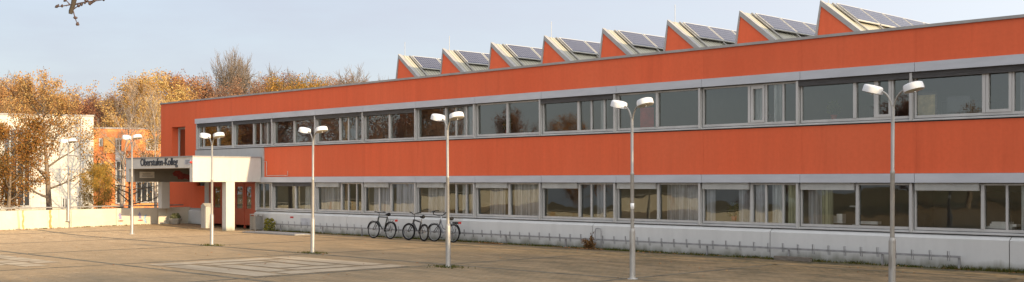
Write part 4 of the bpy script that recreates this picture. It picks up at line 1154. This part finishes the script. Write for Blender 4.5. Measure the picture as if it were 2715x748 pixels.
jn = MB()
for y_ in (375, 412, 450, 488, 522): jn.box(X(86), X(245), -.012, -.002, Z(y_), Z(y_) + .05)
for px in (108, 158, 205): jn.box(X(px), X(px) + .05, -.014, -.003, .2, Z(313))
jn.build('panel_joint', M['plate'], wb)
tk = MB().box(X(214), X(222), -.13, -.003, .3, Z(316)).build('downpipe', M['frame'], wb)
ob, X, Z = facade_box('orange_building', 236, 470, 94, 341, 14, M['orange2'], 'bright orange building with tall dark windows between the white building and the school', 17, 236)
MB().box(X(275), X(304), -.2, -.003, Z(405), Z(363)).build('wall_panel', M['lightorange'], ob)
MB().box(X(275), X(302), -.2, -.003, Z(455), Z(428)).build('wall_panel', M['lightorange'], ob)
MB().box(X(322), X(384), -.1, -.003, Z(400), Z(343.5)).build('wall_panel', M['orange2'], ob)
win(ob, X(306), X(328), Z(402), Z(366), 2, horiz=(Z(385),)); win(ob, X(387), X(420), Z(398), Z(366), 3, horiz=(Z(380),)); win(ob, X(262), X(273), Z(388), Z(366), 1)
win(ob, X(306), X(332), .3, Z(425), 2, horiz=(2.0, 3.2)); win(ob, X(258), X(272), Z(458), Z(432), 1); win(ob, X(360), X(420), .4, Z(430), 4, horiz=(2.2,))
MB().box(X(306), X(333), -.08, -.003, Z(424), Z(403)).build('spandrel', M['plate'], ob)
# ------------------------------------------------------------------ budding branch of the tree beside the viewpoint
nt0 = empty('tree', (-3.6, 2.6, 0)); nt0.name = 'budding_tree'
tag(nt0, 'bare tree beside the viewpoint whose budding twig hangs into the sky at top left', 'tree')
base = Vector((-3.6, 2.6, 0))
def bp(px, y, D=3.0):
    x, _ = at(px, D); return Vector((x, D, hgt(y, D))) - base
m = MB()
m.tube([(0,0,0), (.05,0,1.2), (-.05,.05,2.6), (.1,.1,4.2), (.3,.1,6.0)], [.16, .13, .11, .07, .03], 10)
m.tube([(-.02,.05,2.7), (.7,.15,3.3), (1.6,.3,3.75), (2.3,.4,3.7), (2.55,.42,3.35)] + [bp(203, -60), bp(198, -8), bp(194, 12), bp(188, 30), bp(187, 37)],
       [.06, .05, .035, .022, .015, .0085, .0072, .006, .0058, .0048], 10)
m.tube([(0,.05,3.2), (-.6,-.5,4.0), (-1.0,-.9,5.2)], [.05, .035, .012], 8)
m.build('trunk', M['barkdark'], nt0)
tw = MB(); bd = MB()
def twig(pts, r0, buds):
    P_ = [bp(*p_) for p_ in pts]; tw.tube(P_, [r0*(1 - .5*i/(len(P_) - 1)) for i in range(len(P_))], 6)
    for (px, y, r_) in buds:
        c = bp(px, y); q_ = random.Random(int(px*7 + y)); ax = Vector((q_.gauss(0,1), q_.gauss(0,1), q_.gauss(0,1)))
        mt = Matrix.Rotation(q_.uniform(0, 3), 4, ax.normalized())
        bd.lathe([(0, -1.2*r_), (r_*.75, -.7*r_), (r_, 0), (r_*.7, .9*r_), (0, 1.7*r_)], 8, c, mt)
twig([(190, 12), (170, 15.5), (151, 18)], .0019, [(151, 17, .0042), (154, 15, .003), (164, 16, .0034), (165, 18, .0022), (176, 15.5, .0015)])
twig([(186, 13), (178, 4), (171, -3)], .0018, [(173, 1, .004)])
twig([(198, 12), (215, 8), (232, 5), (255, 2), (277, -1)], .0024, [(225, 8, .003), (238, 9, .0045), (243, 8, .003), (239, 12, .0025), (247, 4, .004), (250, 2, .004), (275, .5, .003), (232, 3, .003)])
twig([(228, 4), (222, -4)], .0026, [(226, 1, .003)])
twig([(194, 25), (204, 18), (214, 12), (221, 10)], .0017, [(208, 16, .004), (216, 12, .004), (211, 15.5, .0022)])
twig([(194, 29), (198, 44), (202, 56), (206, 65)], .0017, [(199, 47, .0042), (203, 47.5, .0026), (205, 64, .0042), (208, 65, .0028)])
tw.build('twig', M['twig'], nt0); bd.build('bud', M['twig'], nt0)

# ------------------------------------------------------------------ light, sky, camera
EL = 14.5; BEH = 2.9
hd_ = (U*math.cos(R(BEH)) - N*math.sin(R(BEH))); S = Vector((hd_.x*math.cos(R(EL)), hd_.y*math.cos(R(EL)), math.sin(R(EL))))
sd = bpy.data.lights.new('Sun', 'SUN'); sd.energy = 4.6; sd.angle = R(.55); sd.color = (1, .76, .46)
so = bpy.data.objects.new('Sun', sd); COL.objects.link(so); so.rotation_euler = (-S).to_track_quat('-Z', 'Y').to_euler(); so.location = (0, -20, 60)
wd = bpy.data.worlds.new('World'); scn.world = wd; wd.use_nodes = True
nt = wd.node_tree; nt.nodes.clear()
out = nt.nodes.new('ShaderNodeOutputWorld'); bg = nt.nodes.new('ShaderNodeBackground'); bg.inputs['Strength'].default_value = .15
sky = nt.nodes.new('ShaderNodeTexSky'); sky.sky_type = 'NISHITA'; sky.sun_disc = False
sky.sun_elevation = R(EL); sky.sun_rotation = math.atan2(S.x, S.y); sky.air_density = 1.0; sky.dust_density = 1.2; sky.ozone_density = 1.0
tc = nt.nodes.new('ShaderNodeTexCoord').outputs['Generated']
veil = noise(nt, tc, 2.2, 6, .6, (1, 1, 4.5))
cl = ramp(nt, veil, [(.3, .70), (.7, .90)])
# thin high cloud: scatters forward, so it is brighter round the sun
dp = nt.nodes.new('ShaderNodeVectorMath'); dp.operation = 'DOT_PRODUCT'; nt.links.new(tc, dp.inputs[0]); dp.inputs[1].default_value = S
lobe = math_(nt, 'POWER', math_(nt, 'MULTIPLY', math_(nt, 'ADD', dp.outputs['Value'], 1.0), .5, True), 2.0)
def vscale(c3, f):
    v = nt.nodes.new('ShaderNodeVectorMath'); v.operation = 'SCALE'; v.inputs[0].default_value = c3
    if hasattr(f, 'links'): nt.links.new(f, v.inputs['Scale'])
    else: v.inputs['Scale'].default_value = f
    return v.outputs[0]
vc = nt.nodes.new('ShaderNodeVectorMath'); vc.operation = 'ADD'
nt.links.new(vscale((.96, 1.01, 1.2), 2.3), vc.inputs[0]); nt.links.new(vscale((1.03, 1.0, .93), math_(nt, 'MULTIPLY', lobe, 10.5)), vc.inputs[1])
col = mixc(nt, cl, sky.outputs[0], vc.outputs[0])
nt.links.new(col, bg.inputs['Color']); nt.links.new(bg.outputs[0], out.inputs[0])
cd = bpy.data.cameras.new('Camera'); cam = bpy.data.objects.new('Camera', cd); COL.objects.link(cam); scn.camera = cam
cam.location = (0, 0, EYE); cam.rotation_euler = (R(90), 0, 0)
cd.sensor_width = 36; cd.lens = 36*F_/2715; cd.shift_y = (HY_ - 374)/2715; cd.clip_start = .05; cd.clip_end = 5000
vs_ = scn.view_settings; vs_.view_transform = 'Standard'; vs_.look = 'None'; vs_.exposure = .75; vs_.gamma = 1; vs_.use_curve_mapping = False
